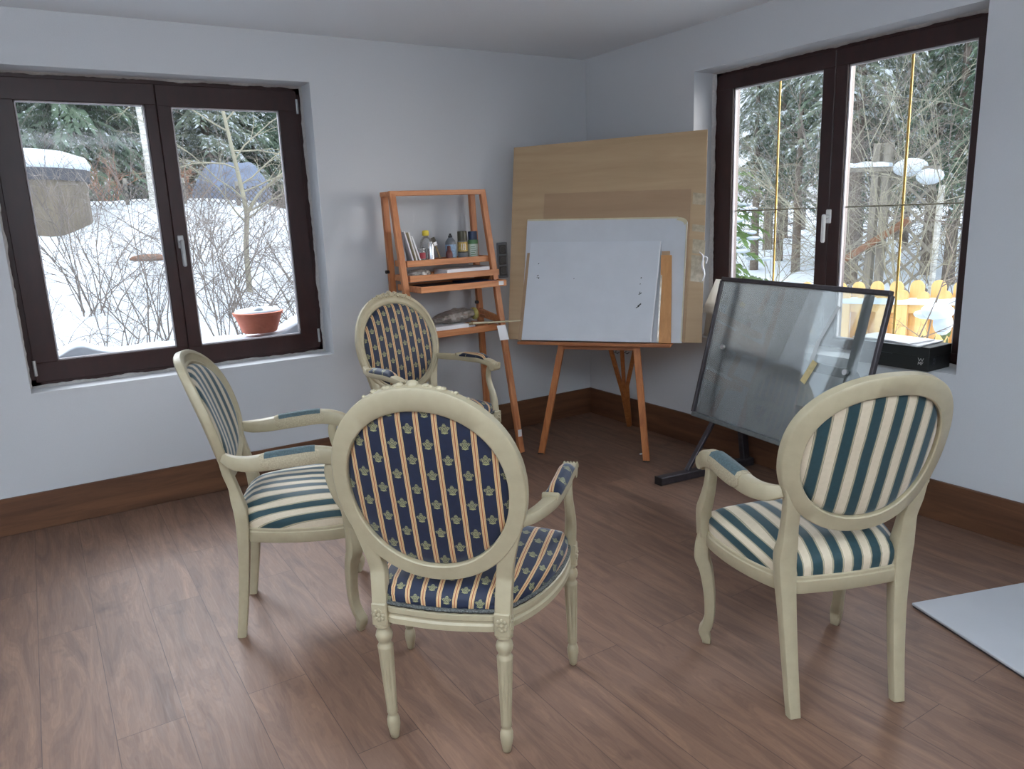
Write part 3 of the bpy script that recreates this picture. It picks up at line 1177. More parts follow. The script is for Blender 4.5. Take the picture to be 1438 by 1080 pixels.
tray(1.203, -1.552, -.978, -.262, -.085, .034, 'tray')
tray(1.118, -1.562, -.950, -.312, -.085, .034, 'tray')
tray(1.058, -1.545, -.962, -.415, -.085, .034, 'tray')
tray(.770, -1.555, -.975, -.310, -.085, .038, 'shelf')
for z in (1.16, 1.10):
    m = MB()
    a_, b_ = on(FRr, z), on(RRr, z)
    m.beam(a_ + Vector((-.02, .01, 0)), b_ + Vector((-.02, 0, 0)), .03, .012, (0, 0, 1), .001)
    rk('side_rail', m, 'pine_x')
for (lf, lr, dx) in ((FRr, RRr, -.006), (FL, RL, .006)):
    for z, dz in ((.865, -.02), (.83, 0.0)):
        m = MB()
        a_, b_ = on(lf, z + dz), on(lr, z)
        m.beam(a_ + Vector((dx, .012, 0)), b_ + Vector((dx, -.008, .012)), .030 if dz else .018, .014, (0, 0, 1), .001)
        rk('side_rail', m, 'pine_x')
m = MB()
q = on(RRr, .93)
m.tube([(q.x - .035, q.y - .012, q.z), (q.x - .015, q.y - .012, q.z)], .011, 10)
rk('wing_nut', m, 'black')
m = MB()
q = on(RL, 1.17)
m.tube([(q.x - .04, q.y - .012, q.z), (q.x - .018, q.y - .012, q.z)], .011, 10)
rk('wing_nut', m, 'black')
m = MB()
m.box(-1.02, -.985, -.4165, -.4152, 1.062, 1.086, .0004)
rk('sticker', m, 'paper')
m = MB()
q = on(FRr, .12)
m.box(q.x - .014, q.x + .012, q.y - .0195, q.y - .0155, .105, .15, .0004)
rk('sticker', m, 'paper')

# things on the upper tray (tray board top z = 1.211)
ZT = 1.2112
MT['canlabelred'] = simple('red_can_label', rgb(150, 40, 52), 0.5)
MT['tin'] = simple('bright_tin', rgb(206, 206, 208), 0.25, 0.8)
MT['clearplastic'] = glass_pane('clear_bottle_plastic', 0.08, 0.25, (0.85, 0.87, 0.87, 1))
MT['capyellow'] = simple('yellow_cap', rgb(214, 190, 60), 0.5)
MT['bluelabel'] = simple('pale_blue_label', rgb(150, 178, 206), 0.5, nscale=60, var=0.3)
MT['greyplastic'] = simple('smoky_bottle_plastic', rgb(120, 124, 130), 0.35)
MT['darkred'] = simple('dark_red_bottle', rgb(96, 44, 42), 0.4)
MT['olive'] = simple('black_olive_cap', rgb(64, 60, 40), 0.4, nscale=30, var=0.4)
MT['gold'] = simple('gold_label', rgb(196, 166, 96), 0.4, 0.3, nscale=70, var=0.35)
MT['bluecap'] = simple('dark_blue_cap', rgb(36, 52, 84), 0.4)
MT['greenlabel'] = simple('green_label_band', rgb(84, 128, 84), 0.5)
MT['whitelabel'] = simple('white_green_label', rgb(196, 208, 196), 0.5, nscale=60, var=0.12)
MT['brushwood'] = simple('brush_handle', rgb(150, 130, 96), 0.6)
MT['bristle'] = simple('grey_bristle', rgb(92, 88, 80), 0.9, nscale=90, var=0.3)


def item(name, label, cat, x, y, z=ZT, group='art supplies on the rack'):
    return thing(name, label, cat, (x, y, z), 0, group)


# spray can with blue cap
o = item('spray_can', 'white and green spray can with dark blue cap, on the top tray', 'can', -1.052, -.175)
m = MB(); m.lathe([(.030, 0), (.032, .003), (.032, .112), (.031, .116)], k=24); m.build('body', 'whitelabel', o)
m = MB(); m.lathe([(.0323, .1), (.0323, .122), (.030, .126)], k=24); m.build('label_band', 'greenlabel', o)
m = MB(); m.lathe([(.0285, .124), (.0285, .172), (.027, .178), (.012, .179)], k=24); m.build('cap', 'bluecap', o)
for k in range(6):
    m = MB()
    R = []
    for j in range(-5, 4 - (k % 3)):
        aa = -PI / 2 - .3 + j * .13
        R.append([(.0324 * math.cos(aa), .0324 * math.sin(aa), .022 + .012 * k), (.0324 * math.cos(aa), .0324 * math.sin(aa), .0255 + .012 * k)])
    m.rings(R, False, False)
    m.build('print_line', 'greenlabel', o)
# gold and black spray can
o = item('spray_can', 'spray can with gold label and dark olive cap, on the top tray', 'can', -1.125, -.172)
m = MB(); m.lathe([(.030, 0), (.032, .003), (.032, .05), (.032, .118), (.028, .124)], k=24); m.build('body', 'greyplastic', o)
m = MB(); m.lathe([(.0325, .056), (.0325, .116)], k=24); m.build('label_band', 'gold', o)
m = MB(); m.lathe([(.0327, .05), (.0327, .058)], k=24); m.build('label_band', 'olive', o)
m = MB(); m.lathe([(.030, .124), (.030, .176), (.028, .182), (.01, .183)], k=24); m.build('cap', 'olive', o)
for dx in (-.011, 0, .011):
    m = MB()
    aa = -PI / 2 - .35 + dx * 30
    m.obox((.0328 * math.cos(aa), .0328 * math.sin(aa), .086), (-math.sin(aa), math.cos(aa), 0), (math.cos(aa), math.sin(aa), 0), (0, 0, 1), .002, .0006, .020, .0003)
    m.build('print_mark', 'paper', o)
# smoky bottle with black spout
o = item('bottle', 'smoky plastic bottle with pale blue label and small black spout', 'bottle', -1.200, -.155)
m = MB(); m.lathe([(.030, 0), (.034, .004), (.034, .110), (.031, .124), (.018, .140), (.013, .146)], k=24); m.build('body', 'greyplastic', o)
m = MB(); m.lathe([(.0345, .028), (.0345, .104)], k=24); m.build('label_band', 'bluelabel', o)
m = MB(); m.lathe([(.013, .143), (.013, .158), (.008, .160), (.006, .170), (.003, .171)], k=16); m.build('spout', 'black', o)
# dark red bottle
o = item('bottle', 'small dark red bottle in front of the blue-labelled bottle', 'bottle', -1.245, -.215)
m = MB(); m.lathe([(.018, 0), (.021, .003), (.021, .05), (.017, .064), (.010, .072)], k=20); m.build('body', 'darkred', o)
m = MB(); m.lathe([(.011, .07), (.011, .094), (.009, .098), (.002, .099)], k=16); m.build('cap', 'darkred', o)
# brushes leaning
o = item('paint_brush', 'flat paint brush with grey bristles standing up between the bottles', 'brush', -1.275, -.150)
m = MB(); m.beam((.012, .01, 0), (-.012, .03, .10), .014, .006, (1, 0, 0), .002); m.build('handle', 'brushwood', o)
m = MB(); m.beam((-.012, .03, .10), (-.018, .034, .122), .026, .009, (1, 0, 0), .001); m.build('ferrule', 'tin', o)
m = MB(); m.beam((-.018, .034, .122), (-.030, .036, .150), .030, .008, (1, 0, 0), .002); m.build('bristles', 'bristle', o)
# clear bottle with yellow cap
o = item('bottle', 'clear plastic bottle with a round yellow cap', 'bottle', -1.360, -.138)
m = MB(); m.lathe([(.032, 0), (.035, .004), (.035, .125), (.032, .140), (.020, .156), (.014, .160), (.014, .166)], k=24); m.build('body', 'clearplastic', o)
m = MB(); m.lathe([(.018, .164), (.021, .168), (.021, .188), (.017, .196), (.004, .198)], k=18); m.build('cap', 'capyellow', o)
# tin can with red label
o = item('tin_can', 'wide silver tin with a red label in front of the yellow-capped bottle', 'can', -1.428, -.190)
m = MB(); m.lathe([(.036, 0), (.038, .002), (.038, .088), (.040, .090), (.040, .094), (.034, .095), (.033, .088)], k=28); m.build('body', 'clearplastic', o)
m = MB()
R = []
for j in range(9):
    aa = -PI / 2 - .55 + j * .13
    R.append([(.0386 * math.cos(aa), .0386 * math.sin(aa), z) for z in (.032, .068)])
m.rings(R, False, False)
m.build('label_band', 'canlabelred', o)
m = MB(); m.tube([(.0, .0, .093), (.02, .0, .096), (.037, 0, .092)], .0025, 8); m.build('wire_handle', 'iron', o)
o = item('tube', 'slim shiny silver canister standing in front of the silver tin', 'tube', -1.372, -.224)
m = MB(); m.lathe([(.018, 0), (.020, .002), (.020, .112), (.016, .120)], k=20); m.build('body', 'tin', o)
m = MB(); m.lathe([(.012, .119), (.012, .128), (.009, .131), (.002, .131)], k=16); m.build('cap', 'tin', o)
# booklets leaning at the left end
for k, (x_, lean, hh, mt, lab) in enumerate(((-1.487, .052, .195, 'panelgrey', 'grey booklet leaning at the left end of the top tray, nearest the leg'), (-1.463, .048, .190, 'cardedge', 'cream booklet leaning between the grey and the white booklets'), (-1.440, .052, .165, 'paper', 'white booklet leaning beside the silver tin'))):
    o = item('booklet', lab, 'book', x_, -.17)
    m = MB(); m.beam((0, 0, .001), (-lean, .0, hh), .010, .11, (1, 0, 0), .001); m.build('cover', mt, o)
    m = MB(); m.beam((-.0005, -.002, .003), (-lean - .0005, -.002, hh + .0008), .007, .108, (1, 0, 0), .0005); m.build('page_block', 'paper', o)
for k, (x_, hh) in enumerate(((-1.527, .205), )):
    o = item('booklet', 'thin booklet wedged upright between the two left legs of the rack', 'book', x_, -.15)
    m = MB(); m.beam((0, 0, .001), (-.016, 0, hh), .008, .10, (1, 0, 0), .001); m.build('cover', 'panelgrey', o)
for (x_, y_, r_, mt) in ((-1.315, -.225, .012, 'tin'), (-1.290, -.205, .014, 'darkred')):
    o = item('paint_tube', 'small %s paint tube lying behind the front rail' % ('silver' if mt == 'tin' else 'dark red'), 'tube', x_, y_, ZT + r_)
    m = MB(); m.tube([(-.02, 0, 0), (.02, .01, 0)], lambda t, r_=r_: r_ * (1 - .25 * t), 10); m.build('body', mt, o)
    m = MB(); m.tube([(.02, .01, 0), (.031, .013, 0)], r_ * .55, 10); m.build('cap', 'black', o)
# second tray
rnd = random.Random(2)
m = MB()
R = []
for i in range(19):
    t = i / 18
    ring = []
    for j in range(16):
        aa = 2 * PI * j / 16
        k = math.sin(PI * (t * .92 + .04)) ** .5
        q = Vector((-.075 + .15 * t, .075 * k * math.cos(aa), max(0.002, .026 + .026 * k * math.sin(aa) + .012 * noise.noise(Vector((t * 9, aa * 2, 3))))))
        ring.append(q)
    R.append(ring)
m.rings(R)
MT['foil'] = simple('crumpled_grey_foil', rgb(168, 164, 158), 0.5, 0.2, nscale=40, var=0.5, bump=0.8)
o = m.build('paint_rag', 'foil', smooth=25)
tag(o, 'crumpled grey paint rag at the left of the middle tray', 'rag', 'art supplies on the rack')
place(o, (-1.465, -.215, 1.1275))
o = item('paper_pad', 'long white paper pad lying in the middle tray', 'pad', -1.155, -.20, 1.127)
m = MB(); m.box(-.15, .15, -.09, .09, 0, .043, .002); m.build('page_block', 'paper', o)
m = MB(); m.box(.09, .15, -.092, .092, .043, .047, .001); m.build('cover', 'panelgrey', o)
# lowest tray
for lab, x_, y_, hx, hy, hh, mt in (('dark paint box lying in the lowest tray', -1.36, -.26, .12, .10, .020, 'black'), ('steel blue sketchbook lying in the lowest tray', -1.09, -.24, .10, .11, .022, 'bluecap')):
    o = item('sketchbook' if mt == 'bluecap' else 'paint_box', lab, 'book' if mt == 'bluecap' else 'box', x_, y_, 1.067)
    m = MB(); m.box(-hx, hx, -hy, hy, 0, hh, .002); m.build('body', mt, o)
    m = MB(); m.box(-hx + .004, hx - .004, -hy - .001, hy - .003, .004, hh - .004, .001); m.build('page_block' if mt == 'bluecap' else 'lid', 'panelgrey', o)
# lower shelf
o = item('paper_pad', 'white paper pad under the plastic bag on the low shelf', 'pad', -1.31, -.21, .779)
m = MB(); m.box(-.13, .13, -.09, .09, 0, .052, .002); m.build('page_block', 'paper', o)
o = item('sample_block', 'small clear wrapped block at the front of the low shelf', 'block', -1.155, -.262, .779)
m = MB(); m.box(-.032, .032, -.030, .030, 0, .045, .004); m.build('wrapping', 'clearplastic', o)
m = MB(); m.box(-.028, .028, -.026, .026, .002, .038, .002); m.build('content', 'paper', o)
MT['bag'] = simple('crinkled_grey_plastic', rgb(146, 138, 132), 0.35, 0.1, nscale=34, var=0.45, bump=0.9)
MT['bagyellow'] = simple('yellowish_plastic', rgb(188, 176, 104), 0.45, nscale=30, var=0.2)
m = MB()
R = []
for i in range(29):
    t = i / 28
    ring = []
    for j in range(20):
        aa = 2 * PI * j / 20
        k = math.sin(PI * (t * .9 + .07)) ** .6
        rr_ = 1 + .35 * noise.noise(Vector((t * 8, math.cos(aa) * 2, math.sin(aa) * 2)))
        hgt = .030 + .022 * t
        ring.append(Vector((-.16 + .30 * t, .07 * k * math.cos(aa) * rr_, max(.002, hgt + hgt * k * math.sin(aa) * rr_))))
    R.append(ring)
m.rings(R)
MT['bag'].diffuse_color = (.5, .5, .5, 1)
bag = m.build('plastic_bag', 'bag', smooth=25)
tag(bag, 'crinkled grey plastic bag lying on the white pad', 'bag', 'art supplies on the rack')
place(bag, (-1.22, -.20, .832))
m = MB()
m.ball((.138, 0, .045), .018, .05, .040, 12, 8)
m.build('yellow_end', 'bagyellow', bag)
o = thing('wooden_stick', 'long pale stick jutting out sideways past the right leg of the rack', 'stick', (0, 0, 0), 0, 'art supplies on the rack')
m = MB(); m.tube([(-1.15, -.300, .829), (-1.02, -.372, .830), (-.885, -.440, .832)], lambda t: .0075 - .003 * t, 8); m.build('shaft', 'cardedge', o)
m = MB(); m.tube([(-1.15, -.300, .829), (-1.172, -.288, .829)], .010, 8); m.build('grip', 'brushwood', o)
m = MB(); rnd = random.Random(4)
R = []
for i in range(7):
    t = i / 6
    R.append([(-1.040 + .002 * i, -.404 - .012 * t, .812 - .092 * t), (-.980 + .003 * i, -.406 - .012 * t, .813 - .093 * t), (-.980 + .003 * i, -.4075 - .012 * t, .8125 - .093 * t), (-1.040 + .002 * i, -.4055 - .012 * t, .8115 - .092 * t)])
m.rings(R)
o = m.build('paper_slip', 'paper')
tag(o, 'white slip of paper hanging from the right front leg of the rack', 'paper')
for k, (a_, b_, lab) in enumerate((((-1.07, -.115, .787), (-1.02, -.240, .787), 'short red-brown wood offcut lying at the back right of the low shelf'), ((-1.05, -.12, .811), (-1.03, -.25, .803), 'thin red-brown wood offcut lying across another on the low shelf'))):
    m = MB(); m.beam(a_, b_, .032, .016, (1, 0, 0), .001)
    tag(m.build('wood_offcut', 'pine_x'), lab, 'wood', 'art supplies on the rack')

# triple wall socket
o = thing('wall_socket', 'black triple wall socket in a grey frame beside the rack', 'socket', (-.735, 0, 1.185))
m = MB(); m.box(-.041, .041, -.010, -.0005, -.118, .118, .004); m.build('frame', 'socketgrey', o)
for k in (-1, 0, 1):
    m = MB(); m.box(-.029, .029, -.014, -.008, k * .071 - .030, k * .071 + .030, .004); f = m.build('socket_insert', 'black', o)
    m = MB()
    R = [[(q * math.cos(2 * PI * j / 24), y_, k * .071 + q * math.sin(2 * PI * j / 24)) for j in range(24)] for q, y_ in ((.0225, -.0142), (.0235, -.0165), (.0205, -.0165), (.0195, -.0145))]
    m.rings(R, True, False, True)
    m.build('socket_ring', 'iron', f)

# ------------------------------------------------------------------ easel with boards
EO = (-.676, -.877, 0.0)
ERZ = math.atan2(-.794, .608)
easel = thing('easel', 'honey-coloured wooden tripod easel in the corner carrying a stack of panels', 'easel', EO, ERZ)
TI = 0.25


def lean(u_, z, d):           # point on the leaning plane, local easel coordinates
    return Vector((u_, d + TI * z, z))


for s_, foot, top in ((-1, (-.333, 0, 0), (-.205, .085, .690)), (1, (.333, 0, 0), (.257, .085, .690))):
    m = MB(); m.beam(foot, top, .040, .022, (1, 0, 0), .002); lg = m.build('leg', 'easel', easel)
    m = MB(); f = Vector(foot); m.box(f.x - .020, f.x + .020, -.012, .012, 0.0, .008, .002); m.build('foot_cap', 'black', lg)
m = MB()
m.beam((.090, .100, .690), (.083, .50, .300), .026, .020, (1, 0, 0), .002)
m.beam((.083, .50, .300), (.075, .735, .004), .026, .020, (1, 0, 0), .002)
m.beam((.165, .100, .690), (.105, .44, .360), .024, .018, (1, 0, 0), .002)
m.beam((.105, .44, .360), (.080, .735, .010), .022, .018, (1, 0, 0), .002)
m.beam((.250, .100, .690), (.125, .44, .360), .026, .020, (1, 0, 0), .002)
m.beam((.125, .44, .360), (.083, .735, .012), .024, .020, (1, 0, 0), .002)
m.build('leg', 'easel', easel)
m = MB(); m.beam((-.222, .085, .678), (.272, .085, .678), .034, .024, (0, 0, 1), .002); m.build('crossbar', 'easel_x', easel)
m = MB(); m.box(-.474, .466, .030, .235, .696, .706, .002); m.box(-.474, .466, .018, .032, .694, .712, .002); m.build('ledge', 'easel_x', easel)
m = MB(); m.beam((.03, .245, .69), (.03, .262 + TI * .50, 1.25), .05, .022, (1, 0, 0), .002); m.build('mast', 'easel', easel)
for x_ in (.14, .20):
    m = MB()
    m.tube([(x_, .07, .66), (x_ - .012, .068, .650), (x_ + .006, .066, .644), (x_ + .018, .068, .652)], .003, 6)
    m.build('wire_hook', 'iron', easel)


def panel(name, pts, d, th, mat, label, cat='panel', group=None, edge=None):
    """flat panel leaning on the easel; pts = outline (u, z) counter-clockwise seen from the room; d = offset of the front face"""
    o = thing(name, label, cat, EO, ERZ, group)
    nrm = Vector((0, 1, -TI)).normalized() * th
    m = MB()
    A = [lean(u_, z, d) for u_, z in pts]
    n = len(A)
    c = sum(A, Vector()) / n
    ch = .0015
    inn = [p + (c - p).normalized() * ch for p in A]
    R = [inn, [p + nrm * .15 for p in A], [p + nrm * .85 for p in A], [p + nrm for p in inn]]
    m.rings(R)
    m.build('board', mat, o, 20)
    return o


ZL = .7085
panel('canvas_panel', [(-.463, ZL + .006), (.348, ZL + .006), (.381, 1.296), (-.430, 1.308)], -.112, .010, 'panelwhite', 'white primed panel with ink specks, foremost on the easel', 'panel')
fp = bpy.data.objects['canvas_panel']
rnd = random.Random(11)
for (u_, z, w_, h_) in ((-.372, 1.177, .004, .003), (-.374, 1.105, .006, .003), (-.368, 1.090, .005, .004), (-.378, 1.094, .003, .002), (-.14, 1.085, .003, .003), (.272, 1.085, .004, .004), (.268, 1.050, .003, .003), (.269, .994, .011, .003), (.268, 1.002, .003, .004), (.268, .928, .012, .004), (.252, .914, .004, .003), (.262, .92, .007, .004), (.274, .936, .006, .002)):
    R = [lean(u_ + w_ * math.cos(2 * PI * j / 8) * (.8 + .4 * rnd.random()), z + h_ * math.sin(2 * PI * j / 8) * (.8 + .4 * rnd.random()) + w_ * .5 * math.cos(2 * PI * j / 8), -.1126) for j in range(8)]
    m = MB()
    m.add(R, [tuple(range(8))])
    m.build('ink_speck', 'ink', fp)
m = MB()
m.beam(lean(.3445, ZL + .008, -.1128), lean(.3785, 1.294, -.1128), .007, .0012, (1, 0, 0), .0003)
m.build('bare_edge', 'paper', fp)
panel('wood_strip', [(.389, ZL), (.460, ZL), (.443, 1.213), (.381, 1.214)], -.100, .012, 'chip', 'upright orange-brown wood strip right of the white panel', 'wood')
ws_ = bpy.data.objects['wood_strip']
m = MB(); m.beam(lean(.383, ZL + .01, -.1012), lean(.388, 1.10, -.1012), .010, .0008, (1, 0, 0), .0003); m.build('plastic_edging', 'tape', ws_)
m = MB(); m.obox(lean(.408, 1.218, -.0935), (1, 0, 0), Vector((0, 1, -TI)).normalized(), Vector((0, TI, 1)).normalized(), .024, .004, .018, .001); m.build('wood_block', 'hardboard2', ws_)
panel('brown_board', [(-.492, ZL), (-.40, ZL), (-.40, 1.243), (-.455, 1.243)], -.098, .006, 'hardboard2', 'narrow brown board showing at the left edge of the white panel', 'board')
cr = [(.524 - .05 + .05 * math.sin(t), 1.427 - .03 + .03 * math.cos(t)) for t in np.linspace(PI / 2, 0, 7)]
panel('canvas_panel', [(-.478, ZL), (.520, ZL)] + [(float(a_), float(b_)) for a_, b_ in cr] + [(-.470, 1.446)], -.084, .014, 'panelgrey', 'larger off-white panel with a taped round corner, second on the easel', 'panel')
gp_ = bpy.data.objects['canvas_panel.001']
m = MB()
m.beam(lean(-.468, 1.4435, -.0848), lean(.47, 1.426, -.0848), .010, .0012, (0, 0, 1), .0004)
m.beam(lean(.517, ZL + .01, -.0848), lean(.521, 1.39, -.0848), .006, .0012, (1, 0, 0), .0004)
m.build('card_edge', 'cardedge', gp_)
m = MB()
R = [[lean(float(a_), float(b_), -.0852) for a_, b_ in cr], [lean(float(a_) - .016, float(b_) - .016, -.0852) for a_, b_ in cr]]
m.rings(R, False, False)
m.build('corner_tape', 'cardedge', gp_)
panel('hardboard_sheet', [(-.369, ZL), (.536, ZL), (.535, 1.587), (-.369, 1.601)], -.066, .004, 'hardboard2', 'darker brown hardboard sheet just before the biggest brown sheet', 'board')
panel('hardboard_sheet', [(-.572, ZL), (.632, ZL), (.614, 1.922), (-.592, 1.899)], -.058, .004, 'hardboard', 'biggest brown hardboard sheet, standing behind all the other boards', 'board')
bb = bpy.data.objects['hardboard_sheet.001']
for (a0, a1, z0_, z1_) in ((.545, .618, 1.50, 1.556), (.550, .622, 1.345, 1.375), (.552, .630, 1.06, 1.20), (.556, .628, 1.22, 1.29)):
    m = MB()
    A = [lean(a0, z0_, -.0592), lean(a1, z0_ - .01, -.0592), lean(a1, z1_, -.0592), lean(a0, z1_ + .01, -.0592)]
    m.add(A, [(0, 1, 2, 3)])
    m.build('tape_strip', 'tape', bb)
m = MB()
rnd = random.Random(9)
m.tube(catmull([lean(.600, 1.225, -.075), lean(.622, 1.20, -.085), lean(.618, 1.15, -.075), lean(.632, 1.10, -.070), lean(.622, 1.06, -.064)], 5), lambda t: .007 * (1 - .6 * abs(2 * t - 1)), 6)
m.tube(catmull([lean(.628, 1.20, -.075), lean(.645, 1.19, -.08), lean(.640, 1.16, -.066)], 5), .004, 6)
m.build('crumpled_tape', 'paper', bb)

# ------------------------------------------------------------------ glass-topped tilting table
GA_ = Vector((-.300, -1.551, 1.098))
GE = Vector((-.138, -.990, 0)).normalized()
GG = Vector((-.249, .035, -.968)).normalized()
GN = GE.cross(GG).normalized()          # towards the window
GW, GH = 1.053, .7425
table = thing('drafting_table', 'glass-topped drafting table on a dark steel frame, tilted up before the right window', 'table', (-.36, -2.07, 0))
TO = (-.36, -2.07, 0)


def gt(name, m, mat, parent=None):
    return sub(m, TO).build(name, mat, parent or table)


def G(e_, g_, n_=0.0):
    return GA_ + GE * e_ + GG * g_ + GN * n_


m = MB()
m.obox(G(GW / 2, GH / 2, .004), GE, GG, GN, GW / 2 - .012, GH / 2 - .012, .003, .001)
top = gt('glass_top', m, 'dusty')
m = MB()
m.beam(G(0, -.0, 0), G(GW, 0, 0), .022, .026, GG, .003)
gt('top_edge_bar', m, 'iron')
m = MB()
m.beam(G(0, GH, 0), G(GW, GH, 0), .024, .026, GG, .003)
gt('bottom_edge_bar', m, 'steel')
for e_ in (0.0, GW):
    m = MB()
    m.beam(G(e_, .008, 0), G(e_, GH - .01, 0), .018, .024, GE, .003)
    gt('side_edge_bar', m, 'iron')
for e_ in (.124, .925):
    m = MB()
    m.beam(G(e_, .01, .026), G(e_, GH - .01, .026), .034, .030, GE, .003)
    gt('inner_rail', m, 'steel')
m = MB()
m.beam(G(.124, .355, .052), G(.925, .362, .052), .044, .030, GG, .003)
gt('crossbar', m, 'steel')
for e_ in (.124, .925):
    m = MB()
    m.tube([G(e_, .355, .0), G(e_, .355, -.014)], .013, 14)
    gt('pivot_bolt', m, 'nickel')
m = MB()
for (p, q, w_) in (((.801, .076), (.735, .246), .018), ((.735, .246), (.715, .40), .024)):
    a_, b_ = G(*p, -.0006), G(*q, -.0006)
    m.beam(a_, b_, w_, .0010, GE, .0003)
gt('clear_tape', m, 'frost', top)
m = MB()
m.beam(G(.745, .335, -.0015), G(.700, .440, -.0015), .034, .0010, GE, .0003)
gt('masking_tape', m, 'masking', top)
for yb, ey in ((-1.50, .124), (-2.33, .925)):
    m = MB()
    m.beam((-.690, yb + .02, .0225), (-.035, yb - .055, .0225), .045, .050, (0, 0, 1), .004)
    ft = gt('base_foot', m, 'iron')
    m = MB(); m.box(-.700, -.688, yb - .006, yb + .047, .0, .046, .002); gt('end_cap', m, 'black', ft)
    m = MB()
    m.beam((-.500, yb, .045), (-.165, yb - .01, .475), .030, .020, (0, 1, 0), .003)
    gt('strut', m, 'iron')
    m = MB()
    m.beam((-.085, yb - .05, .045), (-.115, yb - .02, .450), .050, .034, (1, 0, 0), .003)
    gt('column', m, 'iron')
    m = MB()
    p = G(ey, .355, .045)
    m.beam((-.115, yb - .02, .420), p, .036, .020, (1, 0, 0), .003)
    gt('support_arm', m, 'steel')
m = MB()
m.obox((-.125, -1.925, .335), (0, 1, 0), (0, 0, 1), (1, 0, 0), .40, .105, .003, .001)
gt('back_plate', m, 'plate')
m = MB()
m.tube([(-.09, -1.54, .20), (-.09, -2.36, .20)], .010, 10)
gt('cross_rod', m, 'steel')

# ------------------------------------------------------------------ box, papers and sheets on the right window sill
box = thing('gift_box', 'black cardboard box with a small silver mark, on the right window sill', 'box', (.058, -2.35, .70))
BXH = .112
m = MB(); m.box(-.088, .092, -.19, .19, 0, BXH - .014, .002); m.build('box_base', 'boxcard', box)
m = MB(); m.box(-.090, .094, -.192, .192, BXH - .045, BXH, .002); m.build('lid', 'boxcard', box)


def stroke_mark(m, strokes, org, ux, uz, nrm, w_=.0022):
    for (x1, z1), (x2, z2) in strokes:
        a_ = Vector(org) + Vector(ux) * x1 + Vector(uz) * z1
        b_ = Vector(org) + Vector(ux) * x2 + Vector(uz) * z2
        sd = (b_ - a_).cross(Vector(nrm))
        m.beam(a_, b_, w_, .0008, sd, .0002)


WM = [((0, 1), (.25, .55)), ((.25, .55), (.5, .95)), ((.5, .95), (.75, .55)), ((.75, .55), (1, 1)),
      ((.05, 0), (.12, .45)), ((.12, .45), (.3, .15)), ((.3, .15), (.5, .45)), ((.5, .45), (.52, 0)), ((.68, 0), (.70, .45)), ((.70, .45), (1, .45)), ((.70, .25), (.92, .25))]
sc_ = .026
m = MB()
st_ = [((a_[0] * sc_, a_[1] * sc_ * 1.25), (b_[0] * sc_, b_[1] * sc_ * 1.25)) for a_, b_ in WM]
stroke_mark(m, st_, (-.0885, -.140, .028), (0, -1, 0), (0, 0, 1), (-1, 0, 0))
m.build('silver_mark', 'silverink', box)
m = MB()
stroke_mark(m, st_, (-.055, -.1905, .028), (1, 0, 0), (0, 0, 1), (0, -1, 0), .0012)
m.build('embossed_mark', 'socketgrey', box)
m = MB()
m.beam((-.0892, .06, .068), (-.0892, -.015, .064), .0012, .0008, (0, 0, 1), .0002)
m.build('scratch', 'socketgrey', box)
for k, (dx, dy, rz, w_, d_, lab) in enumerate(((-.006, .01, .02, .105, .160, 'lower white sheets of paper on the black box'), (-.020, .03, -.06, .095, .150, 'topmost white sheets of paper on the black box'))):
    m = MB()
    R = []
    for i in range(17):
        t = i / 16
        y_ = -d_ + 2 * d_ * t
        sag = -.0035 * (1 - math.cos(4 * PI * t)) if k else 0
        R.append([(-w_, y_, .001 + max(0, .005 * k * math.sin(PI * t))), (w_, y_, .001), (w_, y_, .007), (-w_, y_, .007 + max(0, .005 * k * math.sin(PI * t)))])
    m.rings(R)
    o = m.build('paper_stack', 'paper')
    tag(o, lab, 'paper', 'papers on the black box')
    place(o, (.058 + dx, -2.35 + dy, .8125 + k * .0072), rz)
m = MB()
A = [(.105, -1.075, .701), (.105, -1.50, .701), (.130, -1.50, .93), (.130, -1.075, .93)]
m.obox((.118, -1.285, .810), (0, -1, 0), Vector((.11, 0, 1)).normalized(), Vector((1, 0, -.11)).normalized(), .205, .108, .003, .001)
o = m.build('cardboard_piece', 'cardboard')
tag(o, 'brown cardboard piece standing on the right window sill beside the boards', 'cardboard')
pts = [(-1.062, .842), (-1.075, .87), (-1.165, 1.052), (-1.68, 1.043), (-1.545, .858), (-1.30, .846)]
m = MB()
fl_ = [(.050 + .10 * (z - .7) * .35, y_, z) for y_, z in pts]
bk_ = [(x_ + .002, y_, z) for x_, y_, z in fl_]
m.rings([fl_[::-1], bk_[::-1]])
o = thing('plastic_sheet', 'milky plastic sheet leaning on the right window sill behind the glass table', 'sheet', (0, 0, 0))
m.v = [tuple(q) for q in m.v]
m.build('upper_fold', 'sheet', o)
m = MB()
fl_ = [(.044, -1.09, .701), (.044, -1.30, .701), (.0675, -1.30, .846), (.0675, -1.09, .846)]
m.rings([fl_[::-1], [(x_ + .002, y_, z) for x_, y_, z in fl_][::-1]])
m.build('lower_fold', 'sheet', o)
m = MB(); m.ball((.06, -1.19, .865), .004, .012, .016, 10, 6); m.build('yellow_spot', 'yellow', o)

# white sheet on the floor
fs = thing('floor_panel', 'large white panel lying on the floor at the right edge', 'panel', (-.858, -3.003, 0), math.atan2(-.317, .948))
m = MB(); m.box(0, .84, -1.25, 0, .0075, .017, .002); m.build('face_sheet', simple('pale_grey_panel_face', rgb(178, 180, 184), 0.55, nscale=8, var=0.02), fs)
m = MB(); m.box(.003, .838, -1.247, -.003, 0, .0078, .001); m.build('backing_board', 'iron', fs)
m = MB()
m.ball((-.41, -1.02, .005), .012, .007, .005, 8, 5)
o = m.build('paper_scrap', 'paper')
tag(o, 'tiny white paper scrap on the floor between easel and glass table', 'scrap')

